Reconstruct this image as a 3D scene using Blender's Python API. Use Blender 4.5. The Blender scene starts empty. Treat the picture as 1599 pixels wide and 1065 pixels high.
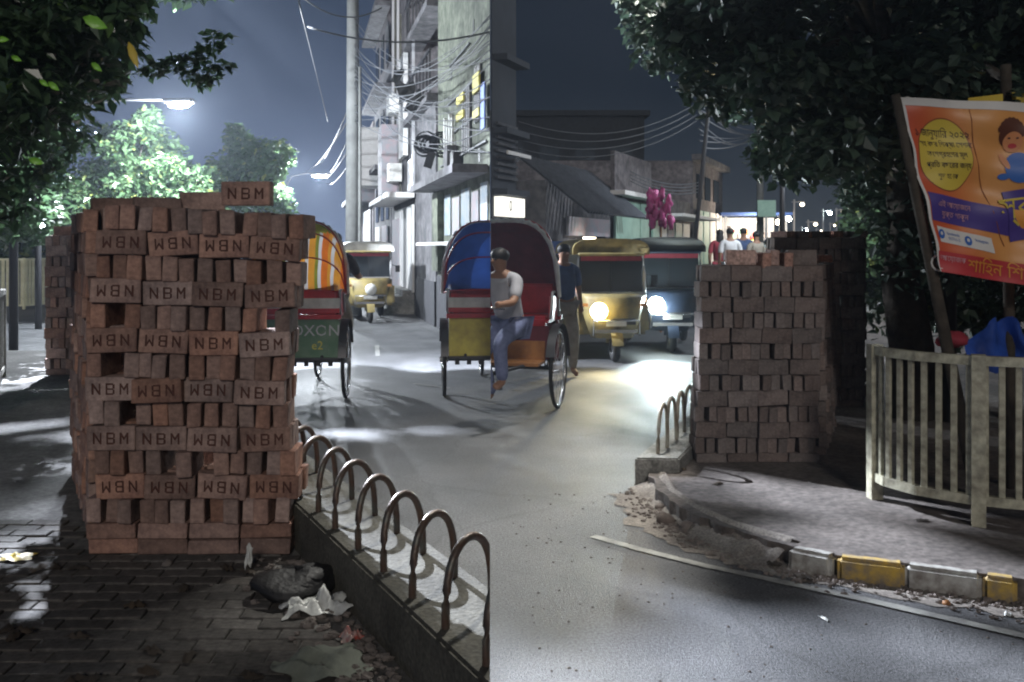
import bpy, bmesh, math, random
from mathutils import Vector, Matrix, Euler
random.seed(7)
R = math.radians
S = bpy.context.scene
C = S.collection

# ---------------------------------------------------------------- camera
F, HX, HY, EYE = 1500.0, 766.0, 385.0, 1.5        # focal length in px of a 1599x1065 picture, vanishing column / horizon row
cam = bpy.data.cameras.new('camera'); camo = bpy.data.objects.new('camera', cam); C.objects.link(camo)
cam.sensor_width = 36; cam.lens = 36*F/1599
camo.location = (0, 0, EYE); camo.rotation_euler = (R(90), 0, 0)
cam.shift_x = (799.5-HX)/1599; cam.shift_y = -(532.5-HY)/1599
cam.clip_end = 600; cam.clip_start = 0.05
S.camera = camo
# ---------------------------------------------------------------- world: night sky, city glow at the horizon
W = bpy.data.worlds.new('World'); S.world = W; W.use_nodes = True
nt = W.node_tree; nt.nodes.clear()
def wn(t, **k):
    n = nt.nodes.new(t)
    for a, b in k.items(): setattr(n, a, b)
    return n
tc = wn('ShaderNodeTexCoord'); sx = wn('ShaderNodeSeparateXYZ'); nt.links.new(tc.outputs['Generated'], sx.inputs[0])
def ramp_w(stops):
    r = wn('ShaderNodeValToRGB'); e = r.color_ramp.elements
    while len(e) < len(stops): e.new(0.5)
    for q, (p, c) in zip(e, stops): q.position = p; q.color = (*c, 1)
    nt.links.new(sx.outputs['Z'], r.inputs[0]); return r
rl = ramp_w([(0, (.20, .26, .40)), (.06, (.11, .15, .25)), (.16, (.048, .070, .125)), (.30, (.022, .036, .066)), (1, (.02, .03, .07))])
rr = ramp_w([(0, (.05, .06, .072)), (.06, (.024, .031, .042)), (.16, (.008, .013, .022)), (.30, (.004, .008, .016)), (1, (.01, .015, .03))])
st = wn('ShaderNodeMath', operation='GREATER_THAN'); st.inputs[1].default_value = 0.0
nt.links.new(sx.outputs['X'], st.inputs[0])
mx = wn('ShaderNodeMixRGB'); nt.links.new(st.outputs[0], mx.inputs[0]); nt.links.new(rl.outputs[0], mx.inputs[1]); nt.links.new(rr.outputs[0], mx.inputs[2])
sky = wn('ShaderNodeTexSky'); sky.sky_type = 'NISHITA'; sky.sun_disc = False; sky.sun_elevation = R(24); sky.sun_rotation = R(178)
ad = wn('ShaderNodeMixRGB', blend_type='ADD'); ad.inputs[0].default_value = 0.0002
nt.links.new(mx.outputs[0], ad.inputs[1]); nt.links.new(sky.outputs[0], ad.inputs[2])
bg = wn('ShaderNodeBackground'); bg.inputs[1].default_value = 1.0; nt.links.new(ad.outputs[0], bg.inputs[0])
wo = wn('ShaderNodeOutputWorld'); nt.links.new(bg.outputs[0], wo.inputs[0])
# ---------------------------------------------------------------- sun added as front light, standing for a lamp behind the viewer
sun = bpy.data.lights.new('sun', 'SUN'); suno = bpy.data.objects.new('sun', sun); C.objects.link(suno)
sun.energy = 0.78; sun.angle = R(10); sun.color = (1.0, .93, .86)
suno.rotation_euler = Vector((-.05, 1.0, -.42)).to_track_quat('-Z', 'Y').to_euler()
S.view_settings.view_transform = 'Standard'; S.view_settings.look = 'None'
S.view_settings.exposure = 0; S.view_settings.gamma = 1; S.view_settings.use_curve_mapping = False
S.render.engine = 'CYCLES'
S.cycles.filter_width = 2.1; S.cycles.max_bounces = 5; S.cycles.sample_clamp_indirect = 4; S.cycles.transparent_max_bounces = 6

# ================================================================= materials
def mat(name, col, rough=.8, var=.0, scale=8, col2=None, bump=0, bscale=None, metal=0, emit=None, estr=0, objrand=0, spec=.5, coords='Object', detail=6, trans=0, fine=0, famp=1):
    m = bpy.data.materials.new(name); m.use_nodes = True; n = m.node_tree; b = n.nodes['Principled BSDF']
    b.inputs['Roughness'].default_value = rough; b.inputs['Metallic'].default_value = metal
    b.inputs['Specular IOR Level'].default_value = spec
    b.inputs['Base Color'].default_value = (*col, 1)
    t = n.nodes.new('ShaderNodeTexCoord')
    last = None
    if col2 or var:
        c2 = col2 or tuple(max(0, c*(1-var)) for c in col)
        no = n.nodes.new('ShaderNodeTexNoise'); no.inputs['Scale'].default_value = scale; no.inputs['Detail'].default_value = detail
        no.inputs['Roughness'].default_value = .62
        n.links.new(t.outputs[coords], no.inputs['Vector'])
        r = n.nodes.new('ShaderNodeValToRGB'); r.color_ramp.elements[0].position = .36; r.color_ramp.elements[1].position = .64
        r.color_ramp.elements[0].color = (*c2, 1); r.color_ramp.elements[1].color = (*col, 1)
        n.links.new(no.outputs[0], r.inputs[0]); last = r.outputs[0]
    if fine:
        no = n.nodes.new('ShaderNodeTexNoise'); no.inputs['Scale'].default_value = fine; no.inputs['Detail'].default_value = 3
        n.links.new(t.outputs[coords], no.inputs['Vector'])
        mr = n.nodes.new('ShaderNodeMapRange'); mr.inputs[1].default_value = .3; mr.inputs[2].default_value = .7; mr.inputs[3].default_value = 1-.38*famp; mr.inputs[4].default_value = 1+.35*famp
        n.links.new(no.outputs[0], mr.inputs[0])
        v = n.nodes.new('ShaderNodeVectorMath'); v.operation = 'SCALE'
        if last: n.links.new(last, v.inputs[0])
        else: v.inputs[0].default_value = col
        n.links.new(mr.outputs[0], v.inputs['Scale']); last = v.outputs[0]
    if objrand:
        oi = n.nodes.new('ShaderNodeObjectInfo')
        hs = n.nodes.new('ShaderNodeHueSaturation')
        mr = n.nodes.new('ShaderNodeMapRange'); mr.inputs[3].default_value = 1-objrand; mr.inputs[4].default_value = 1+objrand
        n.links.new(oi.outputs['Random'], mr.inputs[0]); n.links.new(mr.outputs[0], hs.inputs['Value'])
        ma = n.nodes.new('ShaderNodeMath'); ma.operation = 'MULTIPLY'; ma.inputs[1].default_value = 7.31
        fr = n.nodes.new('ShaderNodeMath'); fr.operation = 'FRACT'
        n.links.new(oi.outputs['Random'], ma.inputs[0]); n.links.new(ma.outputs[0], fr.inputs[0])
        m2 = n.nodes.new('ShaderNodeMapRange'); m2.inputs[3].default_value = .6; m2.inputs[4].default_value = 1.05
        n.links.new(fr.outputs[0], m2.inputs[0]); n.links.new(m2.outputs[0], hs.inputs['Saturation'])
        if last: n.links.new(last, hs.inputs['Color'])
        else: hs.inputs['Color'].default_value = (*col, 1)
        last = hs.outputs[0]
    if last: n.links.new(last, b.inputs['Base Color'])
    if bump:
        no = n.nodes.new('ShaderNodeTexNoise'); no.inputs['Scale'].default_value = bscale or scale*5; no.inputs['Detail'].default_value = 5
        n.links.new(t.outputs[coords], no.inputs['Vector'])
        bp = n.nodes.new('ShaderNodeBump'); bp.inputs['Strength'].default_value = bump; bp.inputs['Distance'].default_value = .01
        n.links.new(no.outputs[0], bp.inputs['Height']); n.links.new(bp.outputs[0], b.inputs['Normal'])
    if emit:
        b.inputs['Emission Color'].default_value = (*emit, 1); b.inputs['Emission Strength'].default_value = estr
    if trans:
        b.inputs['Transmission Weight'].default_value = trans
    return m
def leafmat(name, c1, c2, c3, tl=.35, rough=.38):
    m = bpy.data.materials.new(name); m.use_nodes = True; n = m.node_tree; b = n.nodes['Principled BSDF']
    g = n.nodes.new('ShaderNodeNewGeometry'); r = n.nodes.new('ShaderNodeValToRGB'); e = r.color_ramp.elements
    e.new(.5); e.new(.93)
    for q, p, c in zip(e, (0, .5, .9, 1), (c1, c2, c2, c3)): q.position = p; q.color = (*c, 1)
    n.links.new(g.outputs['Random Per Island'], r.inputs[0]); n.links.new(r.outputs[0], b.inputs['Base Color'])
    b.inputs['Roughness'].default_value = rough
    t = n.nodes.new('ShaderNodeBsdfTranslucent'); mxs = n.nodes.new('ShaderNodeMixShader'); mxs.inputs[0].default_value = tl
    n.links.new(r.outputs[0], t.inputs[0]); n.links.new(b.outputs[0], mxs.inputs[1]); n.links.new(t.outputs[0], mxs.inputs[2])
    n.links.new(mxs.outputs[0], n.nodes['Material Output'].inputs[0]); return m
def emi(name, col, s): return mat(name, (.8, .8, .8), emit=col, estr=s)

M = {}
M['brick'] = mat('brick_red', (.35, .20, .145), .9, col2=(.19, .108, .085), scale=11, bump=.3, bscale=70, objrand=.32, spec=.2, fine=60, famp=.5)
M['groove'] = mat('brick_groove_shade', (.12, .058, .048), .95, var=.3, scale=40, spec=.1)  # darker colour puts shade into the stamped letter grooves
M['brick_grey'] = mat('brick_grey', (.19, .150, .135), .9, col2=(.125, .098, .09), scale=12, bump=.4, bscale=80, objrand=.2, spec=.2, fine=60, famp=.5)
M['brick_top_lit'] = mat('brick_top_lit', (.52, .27, .19), .9, col2=(.36, .18, .13), scale=14, bump=.4, bscale=80, objrand=.25, spec=.2, fine=50)  # lighter copy of the brick, light on the stack tops is in its colour
M['asphalt'] = mat('asphalt', (.15, .152, .158), .62, col2=(.095, .098, .103), scale=1.3, bump=.7, bscale=140, spec=.5, coords='Object', detail=9, fine=75, famp=1.5)
def asphalt_detail(m):
    n = m.node_tree; b = n.nodes['Principled BSDF']; src = b.inputs['Base Color'].links[0].from_socket
    t = n.nodes.new('ShaderNodeTexCoord'); no = n.nodes.new('ShaderNodeTexNoise'); no.inputs['Scale'].default_value = .42; no.inputs['Detail'].default_value = 7; no.inputs['Roughness'].default_value = .6
    mp = n.nodes.new('ShaderNodeMapping'); mp.inputs['Scale'].default_value = (1.0, .55, 1); mp.inputs['Rotation'].default_value = (0, 0, .4)
    n.links.new(t.outputs['Object'], mp.inputs[0]); n.links.new(mp.outputs[0], no.inputs['Vector'])
    r1 = n.nodes.new('ShaderNodeMapRange'); r1.inputs[1].default_value = .38; r1.inputs[2].default_value = .62; r1.inputs[3].default_value = .62; r1.inputs[4].default_value = 1.25
    n.links.new(no.outputs[0], r1.inputs[0])
    vo = n.nodes.new('ShaderNodeTexVoronoi'); vo.feature = 'DISTANCE_TO_EDGE'; vo.inputs['Scale'].default_value = .55
    wv = n.nodes.new('ShaderNodeTexNoise'); wv.inputs['Scale'].default_value = 3; wv.inputs['Detail'].default_value = 5; vm = n.nodes.new('ShaderNodeVectorMath'); vm.operation = 'MULTIPLY_ADD'; vm.inputs[1].default_value = (.35, .35, 0)
    n.links.new(t.outputs['Object'], wv.inputs['Vector']); n.links.new(wv.outputs['Color'], vm.inputs[0]); n.links.new(t.outputs['Object'], vm.inputs[2]); n.links.new(vm.outputs[0], vo.inputs['Vector'])
    r2_ = n.nodes.new('ShaderNodeMapRange'); r2_.inputs[1].default_value = .0; r2_.inputs[2].default_value = .012; r2_.inputs[3].default_value = .78; r2_.inputs[4].default_value = 1
    n.links.new(vo.outputs['Distance'], r2_.inputs[0])
    mu = n.nodes.new('ShaderNodeMath'); mu.operation = 'MULTIPLY'; n.links.new(r1.outputs[0], mu.inputs[0]); n.links.new(r2_.outputs[0], mu.inputs[1])
    sc = n.nodes.new('ShaderNodeVectorMath'); sc.operation = 'SCALE'; n.links.new(src, sc.inputs[0]); n.links.new(mu.outputs[0], sc.inputs['Scale']); n.links.new(sc.outputs[0], b.inputs['Base Color'])
    rg = n.nodes.new('ShaderNodeMapRange'); rg.inputs[1].default_value = .35; rg.inputs[2].default_value = .65; rg.inputs[3].default_value = .42; rg.inputs[4].default_value = .75
    n.links.new(no.outputs[0], rg.inputs[0]); n.links.new(rg.outputs[0], b.inputs['Roughness'])
asphalt_detail(M['asphalt'])
M['paver'] = mat('paver', (.098, .088, .078), .85, col2=(.062, .056, .05), scale=6, bump=.5, bscale=60, objrand=.3, fine=40)
M['pave_l'] = mat('pave_left', (.17, .165, .16), .85, col2=(.09, .088, .084), scale=1.6, bump=.6, bscale=40, fine=30)
M['pave_r'] = mat('pave_right', (.155, .134, .122), .9, col2=(.085, .073, .066), scale=1.7, bump=.9, bscale=18, detail=10, fine=26)
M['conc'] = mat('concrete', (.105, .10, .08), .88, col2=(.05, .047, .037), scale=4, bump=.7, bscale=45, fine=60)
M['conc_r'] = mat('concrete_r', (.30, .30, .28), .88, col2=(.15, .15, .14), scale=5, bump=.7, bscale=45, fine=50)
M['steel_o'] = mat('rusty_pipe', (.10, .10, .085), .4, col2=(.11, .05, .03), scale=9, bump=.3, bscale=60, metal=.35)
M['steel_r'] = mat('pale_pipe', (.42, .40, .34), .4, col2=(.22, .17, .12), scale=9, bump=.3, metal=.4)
M['cream'] = mat('cream_paint', (.42, .41, .31), .5, col2=(.31, .29, .215), scale=4.5, bump=.2, bscale=30, fine=18)
M['pale_fence'] = mat('pale_fence', (.74, .74, .52), .6, col2=(.55, .53, .34), scale=3)
M['black'] = mat('black', (.015, .015, .017), .5)
M['rubber'] = mat('rubber', (.02, .02, .02), .75)
M['chrome'] = mat('chrome', (.55, .55, .55), .25, metal=.9)
M['dark_metal'] = mat('dark_metal', (.06, .06, .065), .45, metal=.5)
M['green_board'] = mat('green_board', (.10, .20, .12), .6, col2=(.16, .25, .17), scale=9)
M['red'] = mat('red_vinyl', (.50, .03, .04), .4, col2=(.33, .02, .03), scale=7)
M['maroon'] = mat('maroon_canvas', (.17, .025, .04), .6, col2=(.09, .015, .025), scale=4)
M['blue'] = mat('blue_canvas', (.03, .09, .36), .55, col2=(.02, .06, .24), scale=4)
M['yellow_board'] = mat('yellow_board', (.62, .54, .10), .55, col2=(.42, .33, .08), scale=6)
M['yellow'] = mat('yellow_paint', (.32, .25, .09), .55, col2=(.16, .13, .06), scale=5, detail=9)
M['navy'] = mat('navy_paint', (.02, .03, .055), .35, var=.3)
M['white'] = mat('white_trim', (.70, .70, .68), .55, col2=(.5, .5, .48), scale=7)
M['silver'] = mat('silver_trim', (.50, .50, .52), .4, metal=.3)
M['brown_wood'] = mat('orange_wood', (.38, .17, .05), .6, col2=(.24, .10, .03), scale=7)
M['glass'] = mat('dark_glass', (.02, .025, .03), .12, spec=.8)
M['skin'] = mat('skin', (.27, .145, .09), .6)
M['hair'] = mat('hair', (.012, .01, .01), .6)
M['cl_white'] = mat('cloth_white', (.70, .72, .74), .8, var=.2)
M['cl_grey'] = mat('cloth_grey', (.42, .42, .46), .8, var=.2)
M['cl_red'] = mat('cloth_red', (.30, .03, .05), .8, var=.3)
M['cl_blue'] = mat('cloth_blue', (.06, .10, .22), .8, var=.3)
M['cl_dark'] = mat('cloth_dark', (.05, .05, .06), .8, var=.3)
M['cl_lungi'] = mat('cloth_lungi', (.16, .19, .33), .8, col2=(.10, .12, .22), scale=14)
M['cl_khaki'] = mat('cloth_khaki', (.33, .30, .25), .8, var=.3)
M['wall_green'] = mat('wall_greenish', (.15, .165, .125), .9, col2=(.065, .072, .056), scale=1.5, bump=.3, detail=9, fine=7)
M['wall_grey'] = mat('wall_grey', (.155, .15, .16), .9, col2=(.075, .075, .08), scale=1.8, bump=.3, detail=9, fine=7)
M['wall_pink'] = mat('wall_pinkish', (.16, .145, .15), .9, col2=(.08, .072, .078), scale=1.8, bump=.3, fine=7)
M['wall_dark'] = mat('wall_dark', (.04, .046, .06), .9, col2=(.025, .03, .04), scale=.8)
M['wall_night'] = mat('wall_unlit', (.012, .014, .018), .9, var=.5)  # darkness of the unlit block is put into its colour
M['wall_base'] = mat('wall_base', (.07, .07, .08), .9, var=.3)
M['shutter'] = mat('shutter_white', (.74, .73, .72), .6, var=.12)
M['shutter_green'] = mat('shutter_green', (.36, .56, .46), .6, col2=(.26, .44, .36), scale=3)
M['tin'] = mat('tin_roof', (.09, .10, .12), .5, metal=.4, var=.3)
M['poster'] = mat('poster_blue', (.22, .30, .38), .7, col2=(.36, .36, .35), scale=5)
M['poster2'] = mat('poster_pink', (.40, .31, .33), .7, col2=(.28, .32, .35), scale=5)
M['yel_sign'] = mat('yellow_sign', (.62, .55, .10), .6)
M['blu_sign'] = mat('blue_sign', (.06, .12, .35), .6)
M['wood_pole'] = mat('pole_concrete', (.17, .175, .17), .9, var=.35, scale=3)
M['bark'] = mat('bark', (.075, .062, .048), .95, var=.5, scale=6, bump=1, bscale=25)
M['cable'] = mat('cable', (.085, .09, .10), .6)
M['bulb'] = emi('lamp_glass', (.85, .93, 1.0), 90)
M['headw'] = emi('headlight_white', (.85, 1.0, 1.0), 160)
M['heady'] = emi('headlight_yellow', (1.0, .80, .32), 22)
M['signlight'] = emi('sign_lightbox', (1.0, .97, .85), 1.3)
M['redlamp'] = emi('tail_lamp', (1, .05, .05), 4)
M['warm'] = emi('bulb_warm', (1.0, .86, .62), 9)
M['wall_glow'] = emi('shop_wall_glow', (1.0, .93, .80), .55)  # emission on the stall back wall paints the lamplight there
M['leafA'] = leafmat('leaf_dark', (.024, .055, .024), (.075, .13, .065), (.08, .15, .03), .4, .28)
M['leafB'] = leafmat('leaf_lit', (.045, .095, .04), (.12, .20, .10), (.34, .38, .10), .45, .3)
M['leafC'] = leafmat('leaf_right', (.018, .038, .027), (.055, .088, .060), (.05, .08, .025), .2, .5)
M['leaf_bright'] = mat('leaf_fresh', (.22, .50, .05), .4)
M['leaf_yellow'] = mat('leaf_yellow', (.60, .45, .06), .5)
M['dryleaf'] = mat('dry_leaf', (.05, .035, .022), .9, objrand=.3)
M['plastic_w'] = mat('white_plastic', (.62, .64, .62), .3, var=.3, scale=9, bump=.5)
M['plastic_b'] = mat('black_plastic', (.012, .012, .013), .6, bump=.6, scale=9)
M['plastic_blue'] = mat('blue_plastic', (.03, .09, .42), .3, var=.4, scale=6)
M['sack'] = mat('sack', (.20, .22, .18), .8, var=.4, scale=8, bump=.5)
M['wrapper'] = mat('wrapper', (.34, .05, .035), .35, col2=(.40, .36, .33), scale=22)
M['pinkfloss'] = mat('pink_bags', (.72, .12, .38), .5, var=.3)
M['rubble'] = mat('rubble', (.27, .22, .19), .95, var=.5, objrand=.35, bump=.5)
M['line'] = mat('road_line', (.42, .42, .39), .8, col2=(.22, .22, .21), scale=9, detail=9)
M['ky'] = mat('kerb_yellow', (.50, .33, .06), .85, col2=(.20, .165, .12), scale=13, detail=9, bump=.4)
M['kw'] = mat('kerb_white', (.46, .46, .43), .85, col2=(.19, .17, .15), scale=13, detail=9, bump=.4)
M['kraw'] = mat('kerb_raw', (.26, .225, .20), .9, col2=(.16, .135, .12), scale=6, bump=.6)
M['dirt'] = mat('dirt_sand', (.26, .235, .205), .95, col2=(.17, .15, .135), scale=5, bump=.8, bscale=30, fine=70)

HAZE = .0012
# ================================================================= mesh helpers
class MB:
    def __init__(s): s.v = []; s.f = []; s.m = []
    def add(s, vs, fs, mi=0):
        o = len(s.v); s.v += [tuple(p) for p in vs]; s.f += [tuple(i+o for i in f) for f in fs]; s.m += [mi]*len(fs); return s
    def box(s, c, d, rot=None, mi=0):
        hx, hy, hz = d[0]/2, d[1]/2, d[2]/2
        vs = [Vector((x*hx, y*hy, z*hz)) for z in (-1, 1) for y in (-1, 1) for x in (-1, 1)]
        if rot is not None:
            m = Euler(rot).to_matrix(); vs = [m @ p for p in vs]
        c = Vector(c)
        return s.add([p+c for p in vs], [(0, 2, 3, 1), (4, 5, 7, 6), (0, 1, 5, 4), (2, 6, 7, 3), (0, 4, 6, 2), (1, 3, 7, 5)], mi)
    def tube(s, pts, r, n=8, mi=0, cap=True, r2=None):
        pts = [Vector(p) for p in pts]; k = len(pts); vs = []
        up = Vector((0, 0, 1))
        for i, p in enumerate(pts):
            t = (pts[min(i+1, k-1)]-pts[max(i-1, 0)]).normalized()
            a = t.cross(up)
            if a.length < .05: a = t.cross(Vector((0, 1, 0)))
            a.normalize(); b = t.cross(a)
            rr = r[i] if isinstance(r, (list, tuple)) else (r if r2 is None else r+(r2-r)*i/(k-1))
            for j in range(n):
                w = 2*math.pi*j/n; vs.append(p+a*math.cos(w)*rr+b*math.sin(w)*rr)
        fs = [(i*n+j, i*n+(j+1) % n, (i+1)*n+(j+1) % n, (i+1)*n+j) for i in range(k-1) for j in range(n)]
        if cap: fs += [tuple(range(n-1, -1, -1)), tuple(range((k-1)*n, k*n))]
        return s.add(vs, fs, mi)
    def ring(s, c, rad, r, axis='X', n=28, m=6, mi=0):
        vs = []; fs = []
        for i in range(n):
            a = 2*math.pi*i/n
            for j in range(m):
                b = 2*math.pi*j/m; q = rad+r*math.cos(b); h = r*math.sin(b)
                p = (h, q*math.cos(a), q*math.sin(a)) if axis == 'X' else (q*math.cos(a), h, q*math.sin(a))
                vs.append(Vector(p)+Vector(c))
        for i in range(n):
            for j in range(m):
                fs.append((i*m+j, i*m+(j+1) % m, ((i+1) % n)*m+(j+1) % m, ((i+1) % n)*m+j))
        return s.add(vs, fs, mi)
    def prism(s, poly, z0, z1, mi=0):
        n = len(poly)
        a = sum(poly[i][0]*poly[(i+1) % n][1]-poly[(i+1) % n][0]*poly[i][1] for i in range(n))
        if a < 0: poly = poly[::-1]
        vs = [(x, y, z0) for x, y in poly]+[(x, y, z1) for x, y in poly]
        fs = [tuple(range(n-1, -1, -1)), tuple(range(n, 2*n))]+[(i, (i+1) % n, n+(i+1) % n, n+i) for i in range(n)]
        return s.add(vs, fs, mi)
    def blob(s, c, d, seed=0, n=10, m=7, amp=.15, mi=0):
        rnd = random.Random(seed); vs = []; ph = [rnd.uniform(0, 6) for _ in range(4)]
        for i in range(m+1):
            t = math.pi*i/m
            for j in range(n):
                a = 2*math.pi*j/n
                k = 1+amp*(math.sin(3*a+ph[0]+2*t)+math.sin(2*a-3*t+ph[1]))*.5+rnd.uniform(-amp, amp)*.5
                vs.append((c[0]+d[0]*k*math.sin(t)*math.cos(a), c[1]+d[1]*k*math.sin(t)*math.sin(a), c[2]+d[2]*k*math.cos(t)))
        return s.add(vs, [(i*n+j, (i+1)*n+j, (i+1)*n+(j+1) % n, i*n+(j+1) % n) for i in range(m) for j in range(n)], mi)
    def grid(s, fn, nu, nv, mi=0):
        vs = [fn(i/nu, j/nv) for j in range(nv+1) for i in range(nu+1)]; w = nu+1
        return s.add(vs, [(j*w+i, j*w+i+1, (j+1)*w+i+1, (j+1)*w+i) for j in range(nv) for i in range(nu)], mi)
    def mesh(s, name, mats, smooth=False):
        me = bpy.data.meshes.new(name); me.from_pydata(s.v, [], s.f)
        for m in (mats if isinstance(mats, (list, tuple)) else [mats]): me.materials.append(M[m] if isinstance(m, str) else m)
        if any(s.m): me.polygons.foreach_set('material_index', s.m)
        if smooth: me.polygons.foreach_set('use_smooth', [True]*len(s.f))
        me.update(); return me
    def build(s, name, mats, parent=None, smooth=False, loc=None, rot=None):
        return link(name, s.mesh(name, mats, smooth), parent, loc, rot)
def link(name, me, parent=None, loc=None, rot=None):
    o = bpy.data.objects.new(name, me); C.objects.link(o)
    if parent is not None: o.parent = parent
    if loc is not None: o.location = loc
    if rot is not None: o.rotation_euler = rot
    return o
def tag(o, label=None, cat=None, group=None, kind=None):
    for k, v in (('label', label), ('category', cat), ('group', group), ('kind', kind)):
        if v: o[k] = v
    return o
def thing(name, label, cat, loc=(0, 0, 0), rz=0, group=None):
    o = bpy.data.objects.new(name, None); C.objects.link(o); o.empty_display_size = .1
    o.location = loc; o.rotation_euler = (0, 0, rz); return tag(o, label, cat, group)
def bev(me, w=.004, seg=1):
    b = bmesh.new(); b.from_mesh(me); bmesh.ops.bevel(b, geom=b.edges[:], offset=w, segments=seg, affect='EDGES'); b.to_mesh(me); b.free(); return me
def text_mesh(body, size, m, extrude=.001):
    cu = bpy.data.curves.new('lettering', 'FONT'); cu.body = body; cu.size = size; cu.extrude = extrude; cu.align_x = 'CENTER'; cu.align_y = 'CENTER'
    cu.resolution_u = 2
    o = bpy.data.objects.new('t', cu); C.objects.link(o)
    bpy.context.view_layer.update()
    dg = bpy.context.evaluated_depsgraph_get(); me = bpy.data.meshes.new_from_object(o.evaluated_get(dg))
    bpy.data.objects.remove(o); bpy.data.curves.remove(cu)
    me.materials.clear(); me.materials.append(M[m] if isinstance(m, str) else m); return me
def cut_side(root, side):
    """trim what crosses the plane between the two streets (x = 0)"""
    bpy.context.view_layer.update()
    objs = [o for o in [root]+list(root.children_recursive) if o.type == 'MESH']
    for o in objs:
        mw = o.matrix_world; xs = [(mw @ v.co).x*side for v in o.data.vertices]
        if not xs or min(xs) >= .002: continue
        if max(xs) <= .002:
            bpy.data.objects.remove(o); continue
        o.data = o.data.copy()
        b = bmesh.new(); b.from_mesh(o.data); b.transform(mw)
        bmesh.ops.bisect_plane(b, geom=b.verts[:]+b.edges[:]+b.faces[:], plane_co=(.002*side, 0, 0), plane_no=(-side, 0, 0), clear_outer=True)
        b.transform(mw.inverted()); b.to_mesh(o.data); b.free()
def px(x, y, d): return Vector(((x-HX)*d/F, d, EYE-(y-HY)*d/F))

# ================================================================= ground
ROAD = -.2; PL = 0.0; PR = -.1
g = MB(); g.grid(lambda u, v: (-140+280*u, -6+260*v, ROAD), 2, 2); tag(g.build('road', 'asphalt'), kind='structure')
def wl(y): return -.03-.486*(y-2.85)               # inner edge of the left kerb wall
poly = [(wl(-2), -2), (wl(14), 14), (wl(14)-3.6, 14), (wl(14)-3.6, 13), (-6.5, 7), (-6.5, -2)]
def rough(pts, amp, seed):
    rn = random.Random(seed); out = []
    for a, c in zip(pts, pts[1:]):
        a, c = Vector(a), Vector(c); k = max(1, int((c-a).length/.07))
        for i in range(k): p = a.lerp(c, i/k); out.append((p.x+rn.uniform(-amp, amp)*(i > 0), p.y+rn.uniform(-amp, amp)*(i > 0)))
    return out+[tuple(pts[-1])]
left_path = tag(MB().prism(poly, ROAD-.05, PL-.014).build('pavement', 'pave_l'), kind='structure')
tile = bev(MB().box((0, 0, 0), (.192, .094, .05)).mesh('paving_brick', 'paver'), .004)
yy = 3.02; row = 0; tiles = []
while yy < 5.3:
    xx = -3.4+(row % 2)*.1
    while xx < wl(yy)-.12:
        if not (yy > 4.75 and xx > -2.0-.5*(yy-4.68)) and abs(xx/yy) < .60: tiles.append((xx, yy))
        xx += .1985
    yy += .1005; row += 1
tiles.sort(key=lambda p: p[1])
rest = MB(); rnd = random.Random(3)
for i, (x, y) in enumerate(tiles):
    z = PL-.025+rnd.uniform(-.005, .003); rot = (rnd.uniform(-.02, .02), rnd.uniform(-.02, .02), rnd.uniform(-.02, .02))
    if i < 298: link('paving_brick', tile, left_path, (x, y, z), rot)
    else: rest.box((x, y, z), (.192, .094, .05), rot)
if rest.v: tag(rest.build('paving_bricks', 'paver', left_path), kind='stuff')

edge = [(1.12, 60), (1.12, 6.85), (1.10, 6.3), (1.16, 5.9), (1.32, 5.5), (1.62, 5.12), (1.80, 4.98), (2.10, 4.86), (2.41, 4.705), (2.62, 4.60), (4.2, 4.2), (9, 3.6)]
edge[0] = (1.12+.42*53, 60)
right_path = tag(MB().prism(edge[:1]+rough(edge[1:6], .02, 4)+edge[6:]+[(40, 3.6), (40, 60)], ROAD-.05, PR).build('pavement', 'pave_r'), kind='structure')
# sandy apron where the kerb is broken
def strip(pts, w, z, name, m, parent=None, jag=0, seed=1):
    rnd = random.Random(seed); b = MB(); vs = []
    P = []
    for i in range(len(pts)-1):
        a, c = Vector(pts[i]), Vector(pts[i+1])
        for k in range(8): P.append(a.lerp(c, k/8))
    P.append(Vector(pts[-1]))
    for i, p in enumerate(P):
        t = (P[min(i+1, len(P)-1)]-P[max(i-1, 0)]).normalized(); n = Vector((-t.y, t.x))
        a = p+n*(w/2+rnd.uniform(-jag, jag)); c = p-n*(w/2+rnd.uniform(-jag, jag)); vs += [(a.x, a.y, z), (c.x, c.y, z)]
    b.add(vs, [(2*i, 2*i+1, 2*i+3, 2*i+2) for i in range(len(P)-1)])
    return b.build(name, m, parent)
tag(strip([(.98, 6.6), (1.0, 5.9), (1.2, 5.42), (1.55, 5.1), (2.1, 4.72), (2.7, 4.42), (3.6, 4.1)], .30, ROAD+.004, 'road_dirt', 'dirt', jag=.05), kind='structure')
def wedge(pts, name, m, seed=2):
    rn = random.Random(seed); P = []
    for a, c in zip(pts, pts[1:]):
        a, c = Vector(a), Vector(c); k = max(1, int((c-a).length/.03)); P += [a.lerp(c, i/k) for i in range(k)]
    b = MB(); V = []; W_ = 7; w0 = .16
    for i, p in enumerate(P):
        t = (P[min(i+1, len(P)-1)]-P[max(i-1, 0)]).normalized(); n_ = Vector((t.y, -t.x)) if Vector((t.y, -t.x)).x < 0 else Vector((-t.y, t.x))
        w0 += rn.uniform(-.02, .02); w0 = min(.30, max(.10, w0))
        for j in range(W_+1):
            u = j/W_; q = p+n_*(-.11+w0*1.4*u); h = (PR+.014) if u < .15 else ROAD+.003+(PR-ROAD)*(1-(u-.15)/.85)**1.6
            V.append((q.x, q.y, h+rn.uniform(-.006, .008)*(0 < j < W_)))
    b.add(V, [(i*(W_+1)+j, i*(W_+1)+j+1, (i+1)*(W_+1)+j+1, (i+1)*(W_+1)+j) for i in range(len(P)-1) for j in range(W_)])
    return b.build(name, m, None, True)
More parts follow.
